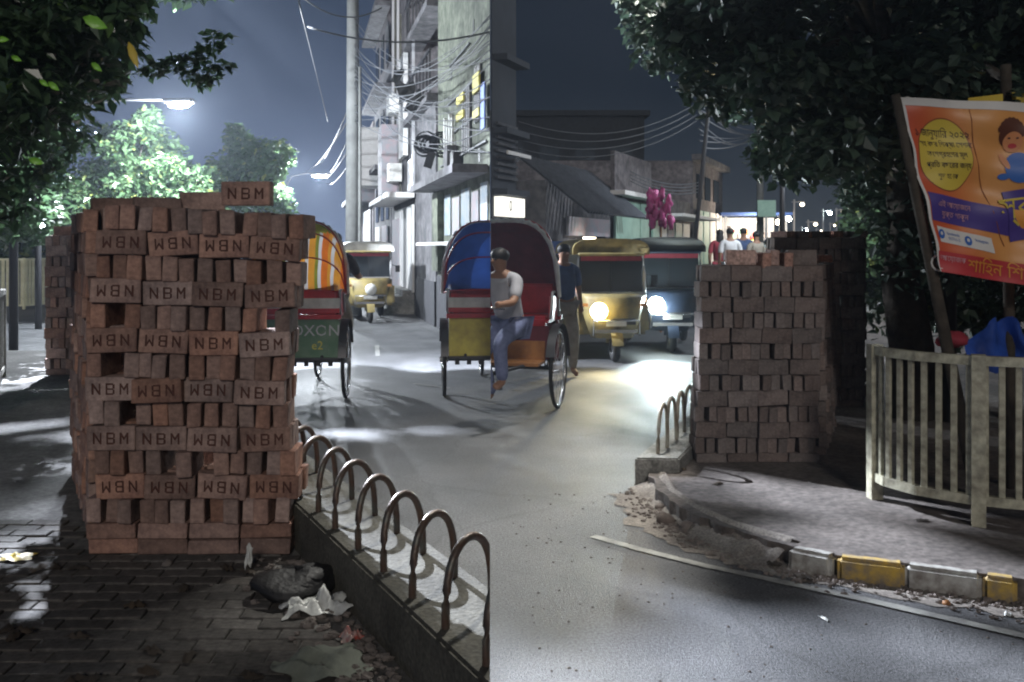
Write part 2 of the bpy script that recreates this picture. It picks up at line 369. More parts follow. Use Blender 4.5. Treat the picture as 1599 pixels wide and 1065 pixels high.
tag(wedge([(1.12, 6.78), (1.10, 6.3), (1.16, 5.9), (1.32, 5.5), (1.60, 5.14)], 'road_dirt', 'dirt'), kind='structure')
tag(strip([(.60, 5.62), (.84, 5.37), (1.135, 5.1), (1.795, 4.61), (2.32, 4.18), (3.2, 3.6)], .06, ROAD+.008, 'road_line', 'line', jag=.004), kind='structure')
tag(strip([(-1.95, 16.5), (-1.75, 14.9)], .07, ROAD+.006, 'road_line', 'line'), kind='structure')
tag(strip([(-.95, 11.9), (-.5, 11.5)], .05, ROAD+.006, 'road_line', 'line'), kind='structure')
# painted kerb
kt = thing('painted_kerb', 'kerb painted in worn yellow and white bands beside the curved white road line', 'kerb', (2.0, 5, ROAD))
kp = [(1.62, 5.13), (1.80, 4.985), (2.10, 4.865), (2.41, 4.71), (2.545, 4.64)]
for (a, c), m, lab in zip(zip(kp, kp[1:]), ('kw', 'ky', 'kw', 'ky'), ('chipped kerb stone with faded white paint', 'kerb stone painted worn yellow', 'kerb stone painted flaking white', 'broken yellow kerb stone end')):
    a, c = Vector(a), Vector(c); dd = (c-a); L = dd.length-.008; mid = (a+c)/2; n = Vector((dd.y, -dd.x)).normalized()
    me = bev(MB().box((0, 0, 0), (L+.004, .125, .14)).mesh('kerb_stone', m), .022, 3)
    o = link('kerb_stone', me, kt, (mid.x+n.x*.035-2.0, mid.y+n.y*.035-5, .04), (-.12, 0, math.atan2(dd.y, dd.x)))
    o['label'] = lab

# ================================================================= bricks
def brick_base(L, T, H, m, seed=0, chip=.003):
    rnd = random.Random(seed); b = MB().box((0, 0, 0), (L, T, H))
    b.v = [tuple(c+rnd.uniform(-chip, chip) for c in v) for v in b.v]
    return bev(b.mesh('brick', m), .004)
STROKES = {'N': [(-1, -1, -1, 1), (1, -1, 1, 1), (-1, 1, 1, -1)],
           'B': [(-1, -1, -1, 1), (-1, 1, .7, 1), (-1, 0, .7, 0), (-1, -1, .7, -1), (1, .85, 1, .2), (1, -.2, 1, -.85)],
           'M': [(-1, -1, -1, 1), (1, -1, 1, 1), (-1, 1, 0, -.1), (0, -.1, 1, 1)]}
def lettered(L, T, H, m, groove, seed, skip=()):
    me = brick_base(L, T, H, m, seed)
    o = link('tmp', me); rnd = random.Random(seed)
    cut = MB()
    for k, ch in enumerate('NBM'):
        if ch in skip: continue
        cx = (k-1)*L*.275; w, h = .017, .0245
        for x0, z0, x1, z1 in STROKES[ch]:
            a = Vector((cx+x0*w, 0, z0*h)); c = Vector((cx+x1*w, 0, z1*h)); d = c-a
            dep = rnd.uniform(.006, .010)
            cut.box(((a.x+c.x)/2, -T/2+dep/2-.01, (a.z+c.z)/2), (d.length+.006, dep+.02, rnd.uniform(.0075, .0105)), (0, -math.atan2(d.z, d.x), 0))
    co = link('tmpc', cut.mesh('cut', groove))
    md = o.modifiers.new('b', 'BOOLEAN'); md.object = co; md.operation = 'DIFFERENCE'; md.solver = 'EXACT'; md.use_self = True
    md.material_mode = 'TRANSFER'
    bpy.context.view_layer.update(); dg = bpy.context.evaluated_depsgraph_get()
    r = bpy.data.meshes.new_from_object(o.evaluated_get(dg)); r.name = 'brick'
    bpy.data.objects.remove(o); bpy.data.objects.remove(co); return r
BL, BT, BH = .243, .073, .117
plain = [brick_base(BL, BT*k_, BH, 'brick', s, .0045) for s, k_ in enumerate((1, .94, 1.03, .97, .9))]
nbm = [lettered(BL, BT, BH, 'brick', 'groove', s) for s in range(5)]
rnd = random.Random(11)
SX0, SY0 = -1.97, 4.68
def put(parent, me, x, y, z, rz=0, ry=0, rx=0, j=1.35):
    o = bpy.data.objects.new('brick', me); C.objects.link(o); o.parent = parent
    o.location = (x+rnd.uniform(-.003, .003)*j, y+rnd.uniform(-.008, .008)*j, z)
    o.rotation_euler = (rx+rnd.uniform(-.016, .016)*j*(abs(rx) < .1), ry+rnd.uniform(-.014, .014)*j, rz+rnd.uniform(-.035, .035)*j); return o
def module(parent, ox, oy, L, T, H, ncol, ncourse, base, flats, pl, lt, full=True, side=-1, skip=(), firstS=False, lean=0, zero=(0, 0, 0), cols_only=None, prof=None, sag=0, wob=1):
    """one brick-length-deep slab of a stack; ox, oy = left front corner; alternates headers and stretchers on edge"""
    z = base; bx, by, bz = zero; pitch = L+.006
    for k in range(flats):
        for c in range(ncol):
            if cols_only is not None and c not in cols_only: continue
            for q in range(2): put(parent, rnd.choice(pl), ox+pitch*(c+.5)-bx, oy+H/2+q*(H+.01)-by, z+T/2-bz, rx=R(90))
        z += T+.002
    for i in range(ncourse):
        st = (i % 2 == 1) != firstS; sh = rnd.uniform(-.014, .014)+(prof[i] if prof else lean*i)
        sg = lambda c: -sag*(i/12)*(c/3)
        for c in range(ncol):
            top = i >= ncourse-1
            if not full and not top and c != (0 if side < 0 else ncol-1): continue
            if cols_only is not None and c not in cols_only: continue
            if st:
                for q in range(3):
                    me = rnd.choice(lt) if (q == 0 and lt) else rnd.choice(pl)
                    put(parent, me, ox+pitch*(c+.5)+sh-bx, oy+T/2+.004+q*(T+.012)-by-rnd.uniform(0, .012)*wob*(q == 0), z+H/2-bz+rnd.uniform(-.003, .004)+sg(c), ry=(math.pi if rnd.random() < .5 else 0)+rnd.uniform(-.045, .045)*wob, j=1.3+wob)
            else:
                xs = [T*.5+.004, T*1.5+.014+rnd.uniform(-.005, .008), L-T*.5-.001]
                for q in range(3):
                    if (i, c, q) in skip: continue
                    put(parent, rnd.choice(pl), ox+pitch*c+xs[q]+sh-bx+rnd.uniform(-.004, .004), oy+L/2-by-rnd.uniform(-.012, .014)*wob, z+H/2-bz+rnd.uniform(-.004, .002)*wob+sg(c+.3*q), rz=R(90)*rnd.choice((1, -1)), rx=0, j=1.3+wob*1.2)
        z += H+.0025
    return z
skipL = {(8, 0, 1), (8, 3, 1), (6, 0, 1), (4, 0, 2), (2, 1, 1), (2, 2, 0)}
def stack_thing(label, x, y, z): return thing('brick_stack', label, 'brick stack', (x, y, z), 0, 'stacks of bricks on the footpath')
PROF = [0, .03, .02, 0, 0, -.015, 0, 0, .01, .03, .04, .055, .09]
A = stack_thing('front face of red brick stack with stamped NBM bricks, nearest on dark path', SX0, SY0, PL)
zt = module(A, SX0, SY0, BL, BT, BH, 4, 13, PL, 2, plain, nbm, skip=skipL, zero=(SX0, SY0, PL), prof=PROF, sag=.035)
o = put(A, nbm[0], px(384, 300, 4.75).x-SX0, .10, zt+BH/2-PL, j=.3); o['label'] = 'single stamped brick lying on top of the stack'
for q, (xp, dy) in enumerate([(330, .35), (300, .5), (262, .62)]): pass
B = stack_thing('red brick stack turned sideways, directly behind the stamped bricks', -2.10, 5.0, PL); B.rotation_euler.z = R(26.5)
D = stack_thing('far half of the sideways red brick stack, its dark side along the path', -2.10-.447*.78, 5.0+.894*.78, PL); D.rotation_euler.z = R(26.5)
for k in range(3):
    z1 = module(B, 0, .26*k, BL, BT, BH, 3, 13, PL, 2, plain, None, full=(k == 0), wob=1.6)
    module(D, 0, .26*k, BL, BT, BH, 3, 13, PL, 2, plain, None, full=False, wob=1.6)
put(B, plain[1], .60, .10, z1+BH/2-.02, rz=-.3); put(B, plain[2], .36, .12, z1+BT/2-.01, rx=R(90)); put(B, plain[3], .16, .3, z1+BT/2-.01, rx=R(90))
E = stack_thing('smaller brick stack farther along the path beyond a gap, by the pale fence', -5.2, 11.2, PL)
module(E, -5.2, 11.2, BL, BT, BH, 4, 13, PL, 1, plain, None, zero=(-5.2, 11.2, PL))
put(E, plain[0], .15, .2, 1.68, rz=.1); put(E, plain[3], .5, .2, 1.68, rz=.3)
# right-hand stacks
bl, bt, bh = .222, .066, .1135
gp = [brick_base(bl, bt, bh, 'brick_grey', s) for s in range(4)]; gt = [brick_base(bl, bt, bh, 'brick_top_lit', s) for s in range(3)]
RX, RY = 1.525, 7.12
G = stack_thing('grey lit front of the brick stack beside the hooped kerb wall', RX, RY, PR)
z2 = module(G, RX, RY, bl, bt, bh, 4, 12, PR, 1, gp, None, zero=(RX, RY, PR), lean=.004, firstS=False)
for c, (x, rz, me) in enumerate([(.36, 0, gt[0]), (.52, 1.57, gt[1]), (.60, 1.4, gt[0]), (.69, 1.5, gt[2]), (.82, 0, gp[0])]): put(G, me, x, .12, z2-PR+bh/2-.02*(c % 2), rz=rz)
Hh = stack_thing('long reddish middle of the right brick stack, its top bricks coloured as if lit', RX+.1, RY+.24, PR)
for k in range(1, 7):
    sk = (k == 1)
    z3 = module(Hh, RX+.1*k+.04, RY+.235*k, bl, bt, bh, 4, 12, PR, 1, gp, None, full=sk, side=1, zero=(RX+.1, RY+.24, PR), cols_only=None if k == 1 else (2, 3))
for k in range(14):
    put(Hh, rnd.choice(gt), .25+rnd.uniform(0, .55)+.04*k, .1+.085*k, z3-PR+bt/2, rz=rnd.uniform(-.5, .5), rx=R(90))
K = stack_thing('taller dark brick stack at the back, between red-topped bricks and trees', 2.85, 9.6, PR)
for k in range(4):
    module(K, 2.82+.1*k, 9.6+.235*k, bl, bt, bh, 4, 14, PR, 1, gp, None, full=(k == 0), side=1, zero=(2.85, 9.6, PR))
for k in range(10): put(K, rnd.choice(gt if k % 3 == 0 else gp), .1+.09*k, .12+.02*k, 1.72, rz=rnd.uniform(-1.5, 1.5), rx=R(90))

# ================================================================= hooped kerb walls
def hoop_wall(label, wallpoly, zt, hoops, m, hm, hh, vec, loc, cut=None):
    t = thing('kerb_wall', label, 'kerb wall', loc)
    b = MB().prism([(x-loc[0], y-loc[1]) for x, y in wallpoly], ROAD-.03-loc[2], zt-loc[2])
    me = bev(b.mesh('concrete_kerb', m), .012, 2); link('concrete_kerb', me, t)
    pts = []
    hw = vec.length/2
    for i in range(25):
        a = math.pi*i/24; pts.append(vec*(-math.cos(a)/2)+Vector((0, 0, hh*math.sin(a)**.62)))
    pts = [pts[0]-Vector((0, 0, .04))]+pts+[pts[-1]-Vector((0, 0, .04))]
    hme = MB().tube(pts, .0148, 10).mesh('hoop', hm, True)
    for x, y in hoops:
        link('hoop', hme, t, (x-loc[0], y-loc[1], zt-loc[2]), (0, random.uniform(-.03, .03), random.uniform(-.08, .08)))
    if cut: cut_side(t, cut)
    return t
n = Vector((.9, .437)); th = .36
wp = [(wl(1.5), 1.5), (wl(9), 9), (wl(9)+n.x*th, 9+n.y*th), (wl(1.5)+n.x*th, 1.5+n.y*th)]
hp = []
for i in range(21):
    y = 2.97+.285*i; hp.append((wl(y)+n.x*.17, y+n.y*.17))
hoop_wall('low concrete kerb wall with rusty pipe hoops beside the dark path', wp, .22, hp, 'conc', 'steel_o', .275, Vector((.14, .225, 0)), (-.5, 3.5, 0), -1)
wr = lambda y: 1.02+.42*(y-6.8)
wp = [(wr(6.8), 6.8), (wr(6.8)+.31, 6.78), (wr(16)+.31, 16), (wr(16), 16)]
hp = [(wr(y)+.14, y) for y in [7.04+.3*i for i in range(20)]]
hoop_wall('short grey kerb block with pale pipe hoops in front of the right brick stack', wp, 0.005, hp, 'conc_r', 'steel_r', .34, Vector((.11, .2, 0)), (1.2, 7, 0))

# ================================================================= litter and rubble
def litter(name, label, cat, b, m, loc, rz=0, group=None): return tag(b.build(name, m, None, True, loc, (0, 0, rz)), label, cat, group)
def crumple(w, d, h, seed, n=12, lift=0):
    r = random.Random(seed); ph = [r.uniform(0, 6) for _ in range(6)]
    def fn(u, v):
        e = math.sin(math.pi*u)*math.sin(math.pi*v)
        return ((u-.5)*w*(1+.15*math.sin(7*v+ph[0])), (v-.5)*d*(1+.2*math.sin(6*u+ph[1])), abs(h*(.35+.65*e)*(.5+.5*math.sin(9*u+ph[2])*math.sin(8*v+ph[3])+.35*math.sin(17*u+ph[4]+9*v)))+.004)
    b = MB().grid(fn, n, n); return b
litter('plastic_bag', 'pale crumpled plastic bag lying against the kerb wall', 'plastic bag', crumple(.25, .16, .09, 3), 'plastic_w', (-.72, 3.95, 0), .3)
litter('plastic_bag', 'large black rubbish bag slumped behind the pale plastic bag', 'rubbish bag', MB().blob((0, 0, .05), (.20, .14, .06), 5, 18, 12, .22), 'plastic_b', (-.84, 4.15, 0), .5)
litter('wrapper', 'shiny red foil wrapper at the foot of the kerb wall', 'wrapper', crumple(.085, .08, .05, 8, 16), 'wrapper', (-.53, 3.66, 0), .4)
litter('cement_sack', 'grey green torn sack flattened on the dark path', 'sack', crumple(.30, .26, .06, 12, 14), 'sack', (-.60, 3.42, 0), .5)
litter('paper_scrap', 'upright white paper scrap below the stamped brick stack', 'paper', crumple(.03, .11, .02, 2), 'plastic_w', (-1.12, 4.45, .06), .4).rotation_euler = (R(80), .1, .2)
litter('leaf_plate', 'yellow green crumpled leaf lying on the path at far left', 'leaf', crumple(.15, .10, .02, 21), 'leaf_yellow', (-2.28, 4.62, 0), .1)
litter('brick_chip', 'small pale brick chip on the path before the stack', 'brick chip', MB().blob((0, 0, .01), (.025, .02, .018), 2, 8, 5, .3), 'rubble', (-1.52, 4.52, 0))
rr_ = random.Random(5)
for i in range(26):
    x, y = rr_.uniform(-2.4, -.7), rr_.uniform(3.3, 4.5)
    if x > wl(y)-.12: continue
    litter('dead_leaf', 'dry curled brown leaf on the dark paving', 'leaf', crumple(.09, .04, .03, i, 5), 'dryleaf', (x, y, 0), rr_.uniform(0, 6), 'dead leaves on the dark paving')
pile = MB()
for i in range(160):
    a = rr_.uniform(0, 6.28); s = rr_.uniform(.006, .022); y = rr_.uniform(3.3, 4.6); pile.blob((wl(y)-abs(rr_.gauss(0, .14))-.03, y, .006), (s*1.3, s, s*.7), i, 6, 4, .3)
tag(pile.build('gravel', 'rubble'), 'loose rubble and dirt gathered along the kerb wall', 'rubble', kind='stuff')
for i, (xp, yp, s, lab) in enumerate([(1040, 812, .09, 'broken brick piece at the corner of the broken kerb'), (1072, 822, .08, 'second broken brick piece in the sand by the white road line'), (1098, 704, .045, 'small stone at the foot of the right brick stack'), (1030, 790, .05, 'grey stone below the hooped kerb block'), (1478, 938, .035, 'orange brown stone lying under the white painted kerb')]):
    d = 1500*1.68/(yp-385)
    b = MB().blob((0, 0, s*.25), (s*.7, s*.55, s*.4), i+30, 8, 6, .25)
    litter('stone', lab, 'stone', b, 'rubble' if i != 4 else 'brown_wood', ((xp-766)*d/1500, d, ROAD if i != 2 else PR), i)
pile = MB()
for i in range(700):
    t = rr_.random(); k = rr_.random()
    k = k*(len(edge)-4); j = int(k)+1; a = Vector(edge[j]).lerp(Vector(edge[j+1]), k % 1)
    s = rr_.uniform(.003, .014); pile.blob((a.x-abs(rr_.gauss(0, .10)), a.y-abs(rr_.gauss(0, .12)), ROAD+.008), (s*1.4, s, s*.7), i, 6, 4, .3)
for i in range(260):
    s = rr_.uniform(.002, .006); pile.blob((rr_.uniform(.1, 2.4), rr_.uniform(3.7, 6.6), ROAD+.002), (s*1.4, s, s*.6), i, 5, 3, .3)
tag(pile.build('gravel', 'rubble'), 'loose grit and sand spilled along the broken kerb edge', 'gravel', kind='stuff')
for i in range(12):
    xp, yp = rr_.choice([(1170, 880), (1200, 870), (1330, 915), (1380, 920), (1300, 905), (1120, 860), (1365, 845), (1060, 745), (1110, 768), (1500, 880), (1440, 828), (1250, 890)]), 0
    yp = xp[1]; d = 1500*1.65/(yp-385)
    on = yp < 850
    litter('dead_leaf', 'small dark dry leaf by the painted kerb', 'leaf', crumple(.08, .04, .02, i+60, 5), 'dryleaf', ((xp[0]+i-766)*d/1500, d, PR if on else ROAD+.01), i, 'dead leaves by the painted kerb')
litter('paper_scrap', 'tiny white paper scrap alone on the grey asphalt', 'paper', crumple(.02, .06, .008, 4), 'plastic_w', (1.52, 4.38, ROAD), .3)
litter('paper_scrap', 'small white crumpled paper near the right edge of the road line', 'paper', crumple(.035, .035, .02, 6), 'plastic_w', (2.38, 4.42, ROAD), .3)

# ================================================================= vehicles
def wheel(parent, c, r, tube_r, spokes=18, rimm='chrome'):
    w = MB().ring(c, r-tube_r*1.6, tube_r*.7, n=36).build('wheel', rimm, parent, True)
    MB().ring(c, r-tube_r, tube_r, n=40, m=8).build('tyre', 'rubber', w, True)
    s = MB()
    for i in range(spokes):
        a = 2*math.pi*i/spokes; s.tube([(c[0]+(.03 if i % 2 else -.03), c[1]+.03*math.cos(a), c[2]+.03*math.sin(a)), (c[0], c[1]+(r-tube_r*2)*math.cos(a), c[2]+(r-tube_r*2)*math.sin(a))], .0025, 4)
    s.tube([(c[0]-.05, c[1], c[2]), (c[0]+.05, c[1], c[2])], .03, 10); s.build('spokes', 'silver', w)
    return w
def rickshaw(label, x, y, rz, hoodm, boardm, seatm, trimm, stripes=None, board_text=None, side=None):
    t = thing('cycle_rickshaw', label, 'rickshaw', (x, y, ROAD), rz)
    for sx in (-1, 1):
        wheel(t, (sx*.53, 0, .42), .42, .022)
        gd = MB(); gd.grid(lambda u, v: (sx*.53+(v-.5)*.09, .47*math.cos(R(20+150*u)), .42+.47*math.sin(R(20+150*u))), 14, 2); gd.build('mudguard', 'dark_metal', t, True)
    MB().tube([(-.56, 0, .42), (.56, 0, .42)], .02).build('axle', 'dark_metal', t)
    fr = MB()
    for sx in (-1, 1):
        fr.tube([(sx*.3, -.32, .5), (sx*.3, .5, .5), (sx*.05, .9, .46)], .018); fr.tube([(sx*.4, -.05, .42), (sx*.4, -.12, .55), (sx*.4, .12, .55), (sx*.4, 0.02, .42)], .014)
        fr.tube([(sx*.44, -.22, .55), (sx*.46, -.2, 1.2)], .014)
    fr.tube([(0, .9, .46), (0, 1.0, .95)], .02); fr.tube([(0, .9, .42), (0, 1.62, .85)], .02); fr.tube([(0, 1.0, .9), (0, 1.6, 1.0)], .018)
    fr.build('frame', 'dark_metal', t, True)
    sb = MB().box((0, -.04, .70), (.94, .46, .34)).build('seat_box', boardm, t)
    bev(MB().box((0, 0, .92), (.92, .46, .1)).mesh('s', seatm), .03, 2)
    link('seat', bev(MB().box((0, .0, .925), (.92, .44, .10)).mesh('seat', seatm), .03, 2), t)
    link('backrest', bev(MB().box((0, -.22, 1.14), (.92, .07, .32)).mesh('backrest', seatm), .025, 2), t)
    MB().box((0, .36, .51), (.86, .36, .03)).build('footboard', 'brown_wood', t)
    MB().box((0, .2, .62), (.86, .02, .2)).build('footwell_panel', 'brown_wood', t)
    bb = MB().box((0, -.29, .70), (.96, .025, .44)).build('back_board', boardm, t)
    MB().box((0, -.31, .935), (1.02, .05, .05)).build('rail', trimm, bb)
    MB().box((0, -.31, .475), (1.0, .05, .03)).build('rail', 'dark_metal', bb)
    for sx in (-.35, 0, .35): MB().box((sx, -.305, .70), (.02, .02, .36)).build('batten', boardm, bb)
    MB().box((0, -.285, 1.06), (.98, .02, .15)).build('band', 'white', bb)
    MB().box((0, -.300, 1.0), (.98, .02, .05)).build('band', 'red', bb)
    for i in range(7): MB().box((-.39+.13*i, -.3, .44), (.05, .012, .09)).build('mud_flap', 'black', bb)
    if board_text:
        me = text_mesh(board_text, .17, 'silver', .002); link('lettering', me, bb, (0.18, -.312, .78), (R(90), 0, 0))
        me = text_mesh('e2', .13, 'yel_sign', .002); link('lettering', me, bb, (0.25, -.312, .62), (R(90), 0, 0))
    for sx in (-1, 1):
        MB().tube([(sx*.49, -.24, .95), (sx*.49, -.26, 1.22), (sx*.49, .1, 1.22), (sx*.49, .22, .95)], .016).build('armrest', 'silver', t, True)
        MB().box((sx*.475, 0, 1.05), (.012, .42, .26)).build('side_panel', seatm, t)
    # folding hood
    Wd, Rh, pv = 1.06, .82, Vector((0, .02, 1.17))
    def hood_pt(a, s, k=1.0):
        q = (2*s-1); xq = math.copysign(abs(q)**.9, q); hgt = Rh*(1-abs(xq)**3.2)**.42*k
        off = .0
        return pv+Vector((xq*Wd/2*k, -math.cos(a)*hgt*.52+off, math.sin(a)*hgt))
    a0, a1 = R(4), R(108); nb = 4
    hood = MB()
    def hf(u, v):
        a = a0+(a1-a0)*v; sag = 1-.035*abs(math.sin(v*nb*math.pi))**.7
        return hood_pt(a, u, sag)
    hood.grid(hf, 30, 30)
    hd = hood.build('hood', hoodm, t, True)
    if stripes:
        hd.data.materials.clear()
        for s_ in stripes: hd.data.materials.append(M[s_])
        for i, p in enumerate(hd.data.polygons):
            col = i % 30; p.material_index = [0, 0, 1, 1, 2, 0, 0, 1, 2, 1, 1, 0, 3, 2, 1, 0, 0, 1, 2, 1, 1, 3, 2, 0, 0, 1, 2, 1, 1, 0][col] if p.center.z < 1.85 else 3
    for i in range(nb+1):
        a = a0+(a1-a0)*i/nb
        MB().tube([hood_pt(a, s/24, 1.012) for s in range(25)], .009, 6).build('hood_bow', 'silver' if i == nb else trimm, hd, True)
    # pleated fringe on the front bow
    MB().tube([hood_pt(a1, s_/48, 1.035+.012*math.sin(s_*1.9)) for s_ in range(49)], .022, 6).build('fringe', 'white', hd)
    # front end
    wheel(t, (0, 1.75, .40), .40, .02)
    f = MB()
    for sx in (-.05, .05): f.tube([(sx, 1.75, .40), (sx, 1.62, .86)], .011)
    f.tube([(0, 1.63, .84), (0, 1.55, 1.1)], .018); f.build('fork', 'dark_metal', t)
    MB().tube([(-.28, 1.32, 1.12), (-.2, 1.45, 1.14), (0, 1.55, 1.12), (.2, 1.45, 1.14), (.28, 1.32, 1.12)], .012).build('handlebar', 'chrome', t, True)
    MB().blob((0, 1.0, 1.0), (.09, .14, .035), 2, 12, 6, 0).build('saddle', 'black', t, True)
    pd = MB(); pd.tube([(-.14, 1.18, .42), (-.08, 1.18, .42), (-.08, 1.05, .34), (.08, 1.31, .50), (.14, 1.31, .50)], .01); pd.box((-.14, 1.05, .34), (.09, .07, .02)); pd.box((.14, 1.31, .5), (.09, .07, .02)); pd.build('pedals', 'dark_metal', t)
    if side: cut_side(t, side)
    return t
def canvas(name, tl=.5):
    n = M[name].node_tree; b = n.nodes['Principled BSDF']; t = n.nodes.new('ShaderNodeBsdfTranslucent'); m_ = n.nodes.new('ShaderNodeMixShader'); m_.inputs[0].default_value = tl
    if b.inputs['Base Color'].links: n.links.new(b.inputs['Base Color'].links[0].from_socket, t.inputs[0])
    n.links.new(b.outputs[0], m_.inputs[1]); n.links.new(t.outputs[0], m_.inputs[2]); n.links.new(m_.outputs[0], n.nodes['Material Output'].inputs[0])
M['or1'] = mat('hood_orange', (.80, .20, .02), .5, var=.2, scale=5); M['or2'] = mat('hood_amber', (.80, .36, .04), .5, var=.2, scale=5); M['or3'] = mat('hood_dark', (.07, .05, .02), .6); M['or4'] = mat('hood_olive', (.28, .30, .04), .6, var=.3)
for k_ in ('or1', 'or2', 'or3', 'or4', 'blue'): canvas(k_)
rickshaw('cycle rickshaw with orange striped hood and green back board behind the brick stack', px(470, 0, 10.9).x, 10.75, R(3), 'or1', 'green_board', 'red', 'red', ('or1', 'or2', 'or3', 'or4'), 'ROXON')
rickshaw('cycle rickshaw with blue hood and yellow back board, right of the road', 0.0, 10.95, R(4), 'blue', 'yellow_board', 'red', 'red', None, None, -1)
rickshaw('cycle rickshaw with maroon hood and red seat coming towards the viewer', .20, 10.25, R(165), 'maroon', 'maroon', 'red', 'red', None, None, 1)

def auto(label, x, y, rz, body, cabin, headm, side_lamp=None, lamp=None, scale=1.0, roofm='black', cols=None, hx=0):
    t = thing('auto_rickshaw', label, 'auto rickshaw', (x, y, ROAD), rz)
    t.scale = (scale,)*3
    # front faces -Y
    def sec(w, z0, z1, y0, y1, yt=0): return w, z0, z1, y0, y1, yt
    bm_ = MB()
    prof = [(-1.30, .35, .32), (-1.34, .62, .42), (-1.26, .93, .50), (-1.16, 1.0, .55)]
    # lower front shell
    rows = []
    for (yy_, z, w) in prof:
        rows.append([(-w, yy_+.25, z), (-w*.75, yy_+.05, z), (0, yy_, z), (w*.75, yy_+.05, z), (w, yy_+.25, z)])
    vs = [p for r_ in rows for p in r_]
    bm_.add(vs, [(i*5+j, i*5+j+1, (i+1)*5+j+1, (i+1)*5+j) for i in range(3) for j in range(4)])
    fp = bm_.build('front_panel', body, t, True); sm = fp.modifiers.new('s', 'SOLIDIFY'); sm.thickness = .02
    link('body', bev(MB().box((0, -.05, .62), (1.22, 1.7, .5)).mesh('body', body), .06, 2), t)
    rf = MB(); arc = [(.585*math.copysign(abs(math.cos(R(180-180*q/14)))**.55, math.cos(R(180-180*q/14))), 1.58+.24*math.sin(R(180*q/14))**.6) for q in range(15)]
    for yy in (-1.0, -.98, .0, .88, .9): rf.v += [(x_, yy, z_) for x_, z_ in arc]
    rf.f = [(a_*15+j, a_*15+j+1, (a_+1)*15+j+1, (a_+1)*15+j) for a_ in range(4) for j in range(14)]+[tuple(range(15)), tuple(range(74, 59, -1))]; rf.m = [0]*len(rf.f)
    rf.build('roof', roofm, t, True)
    link('visor', bev(MB().box((0, -1.02, 1.585), (1.02, .06, .05)).mesh('visor', body), .02, 1), t)
    for sx in (-1, 1):
        MB().tube([(sx*.52, -.93, .95), (sx*.5, -.98, 1.3), (sx*.49, -.92, 1.66)], .028).build('pillar', cabin, t, True)
        MB().tube([(sx*.56, .3, .85), (sx*.54, .3, 1.68)], .025).build('pillar', cabin, t)
        MB().box((sx*.585, -.25, .9), (.02, .6, .22)).build('door_panel', body, t)
        MB().box((sx*.66, -.98, 1.2), (.10, .02, .15)).build('mirror', 'black', t)
        w = MB().ring((sx*.48, .6, .22), .15, .06, n=24, m=8).build('wheel', 'rubber', t, True)
        MB().tube([(sx*.45, .6, .22), (sx*.51, .6, .22)], .10, 14).build('hub', 'silver', w)
        MB().box((sx*.44, -1.24, .84), (.09, .03, .05)).build('indicator', 'brown_wood', t)
    gl = MB().add([(-.49, -.96, 1.02), (.49, -.96, 1.02), (.47, -.92, 1.58), (-.47, -.92, 1.58), (-.49, -.95, 1.02), (.49, -.95, 1.02), (.47, -.91, 1.58), (-.47, -.91, 1.58)], [(0, 1, 2, 3), (7, 6, 5, 4), (0, 4, 5, 1), (1, 5, 6, 2), (2, 6, 7, 3), (3, 7, 4, 0)]).build('windscreen', 'glass', t)
    MB().box((0, -.975, 1.30), (.012, .012, .56)).build('wiper', 'black', gl)
    MB().box((0, .62, 1.2), (1.1, .1, .95)).build('rear_panel', cabin, t)
    w = MB().ring((0, -1.25, .21), .145, .06, n=24, m=8).build('wheel', 'rubber', t, True)
    MB().tube([(-.03, -1.25, .21), (.03, -1.25, .21)], .09, 14).build('hub', 'silver', w)
    MB().grid(lambda u, v: ((v-.5)*.17, -1.25+.25*math.cos(R(10+160*u)), .21+.27*math.sin(R(10+160*u))), 12, 2).build('mudguard', body, t, True)
    MB().box((0, -1.36, .46), (.62, .04, .05)).build('bumper', 'chrome', t)
    h = MB().tube([(hx, -1.25, .76), (hx, -1.43, .76)], .095, 16).build('headlight', 'chrome', t)
    MB().blob((hx, -1.45, .76), (.13, .08, .13), 1, 14, 8, 0).build('lens', headm, h, True)
    MB().box((.12, -1.352, .60), (.34, .02, .09)).build('grille', 'black', t)
    MB().box((0, -1.0, .99), (1.06, .05, .05)).build('trim_strip', 'silver', t)
    MB().box((0, -.99, 1.52), (.92, .012, .07)).build('sticker_strip', 'cl_red', t)
    for sx in (-1, 1):
        MB().tube([(sx*.52, -.98, 1.3), (sx*.66, -.99, 1.24)], .008, 5).build('mirror_arm', 'black', t); MB().box((sx*.50, -.2, 1.05), (.03, 1.3, .04)).build('rail', 'silver', t)
    MB().tube([(-.34, -1.40, .40), (-.34, -1.40, .62), (.34, -1.40, .62), (.34, -1.40, .40)], .014, 6).build('crash_bar', 'chrome', t, True)
    MB().box((0, -1.37, .58), (.3, .01, .09)).build('number_plate', 'white', t)
    if lamp:
        L = bpy.data.lights.new('headlight_beam', 'SPOT'); L.energy = lamp[0]; L.color = lamp[1]; L.spot_size = R(100); L.spot_blend = .8; L.shadow_soft_size = .05
        lo = bpy.data.objects.new('headlight_beam', L); C.objects.link(lo); lo.parent = t; lo.location = (hx, -1.60, .78)
        lo.rotation_euler = Vector((0, -1, -.16)).to_track_quat('-Z', 'Y').to_euler()
    return t
auto('yellow three-wheeled taxi parked beyond the road, before the white shutters', px(563, 0, 22).x, 22.5, R(14), 'yellow', 'silver', 'white', roofm='white')
auto('yellow auto rickshaw with its yellow headlight on, driving towards the viewer', px(945, 0, 14.6).x, 15.4, R(4), 'yellow', 'silver', 'heady', lamp=(110, (1, .85, .5)), roofm='yellow', scale=1.0, hx=-.27)
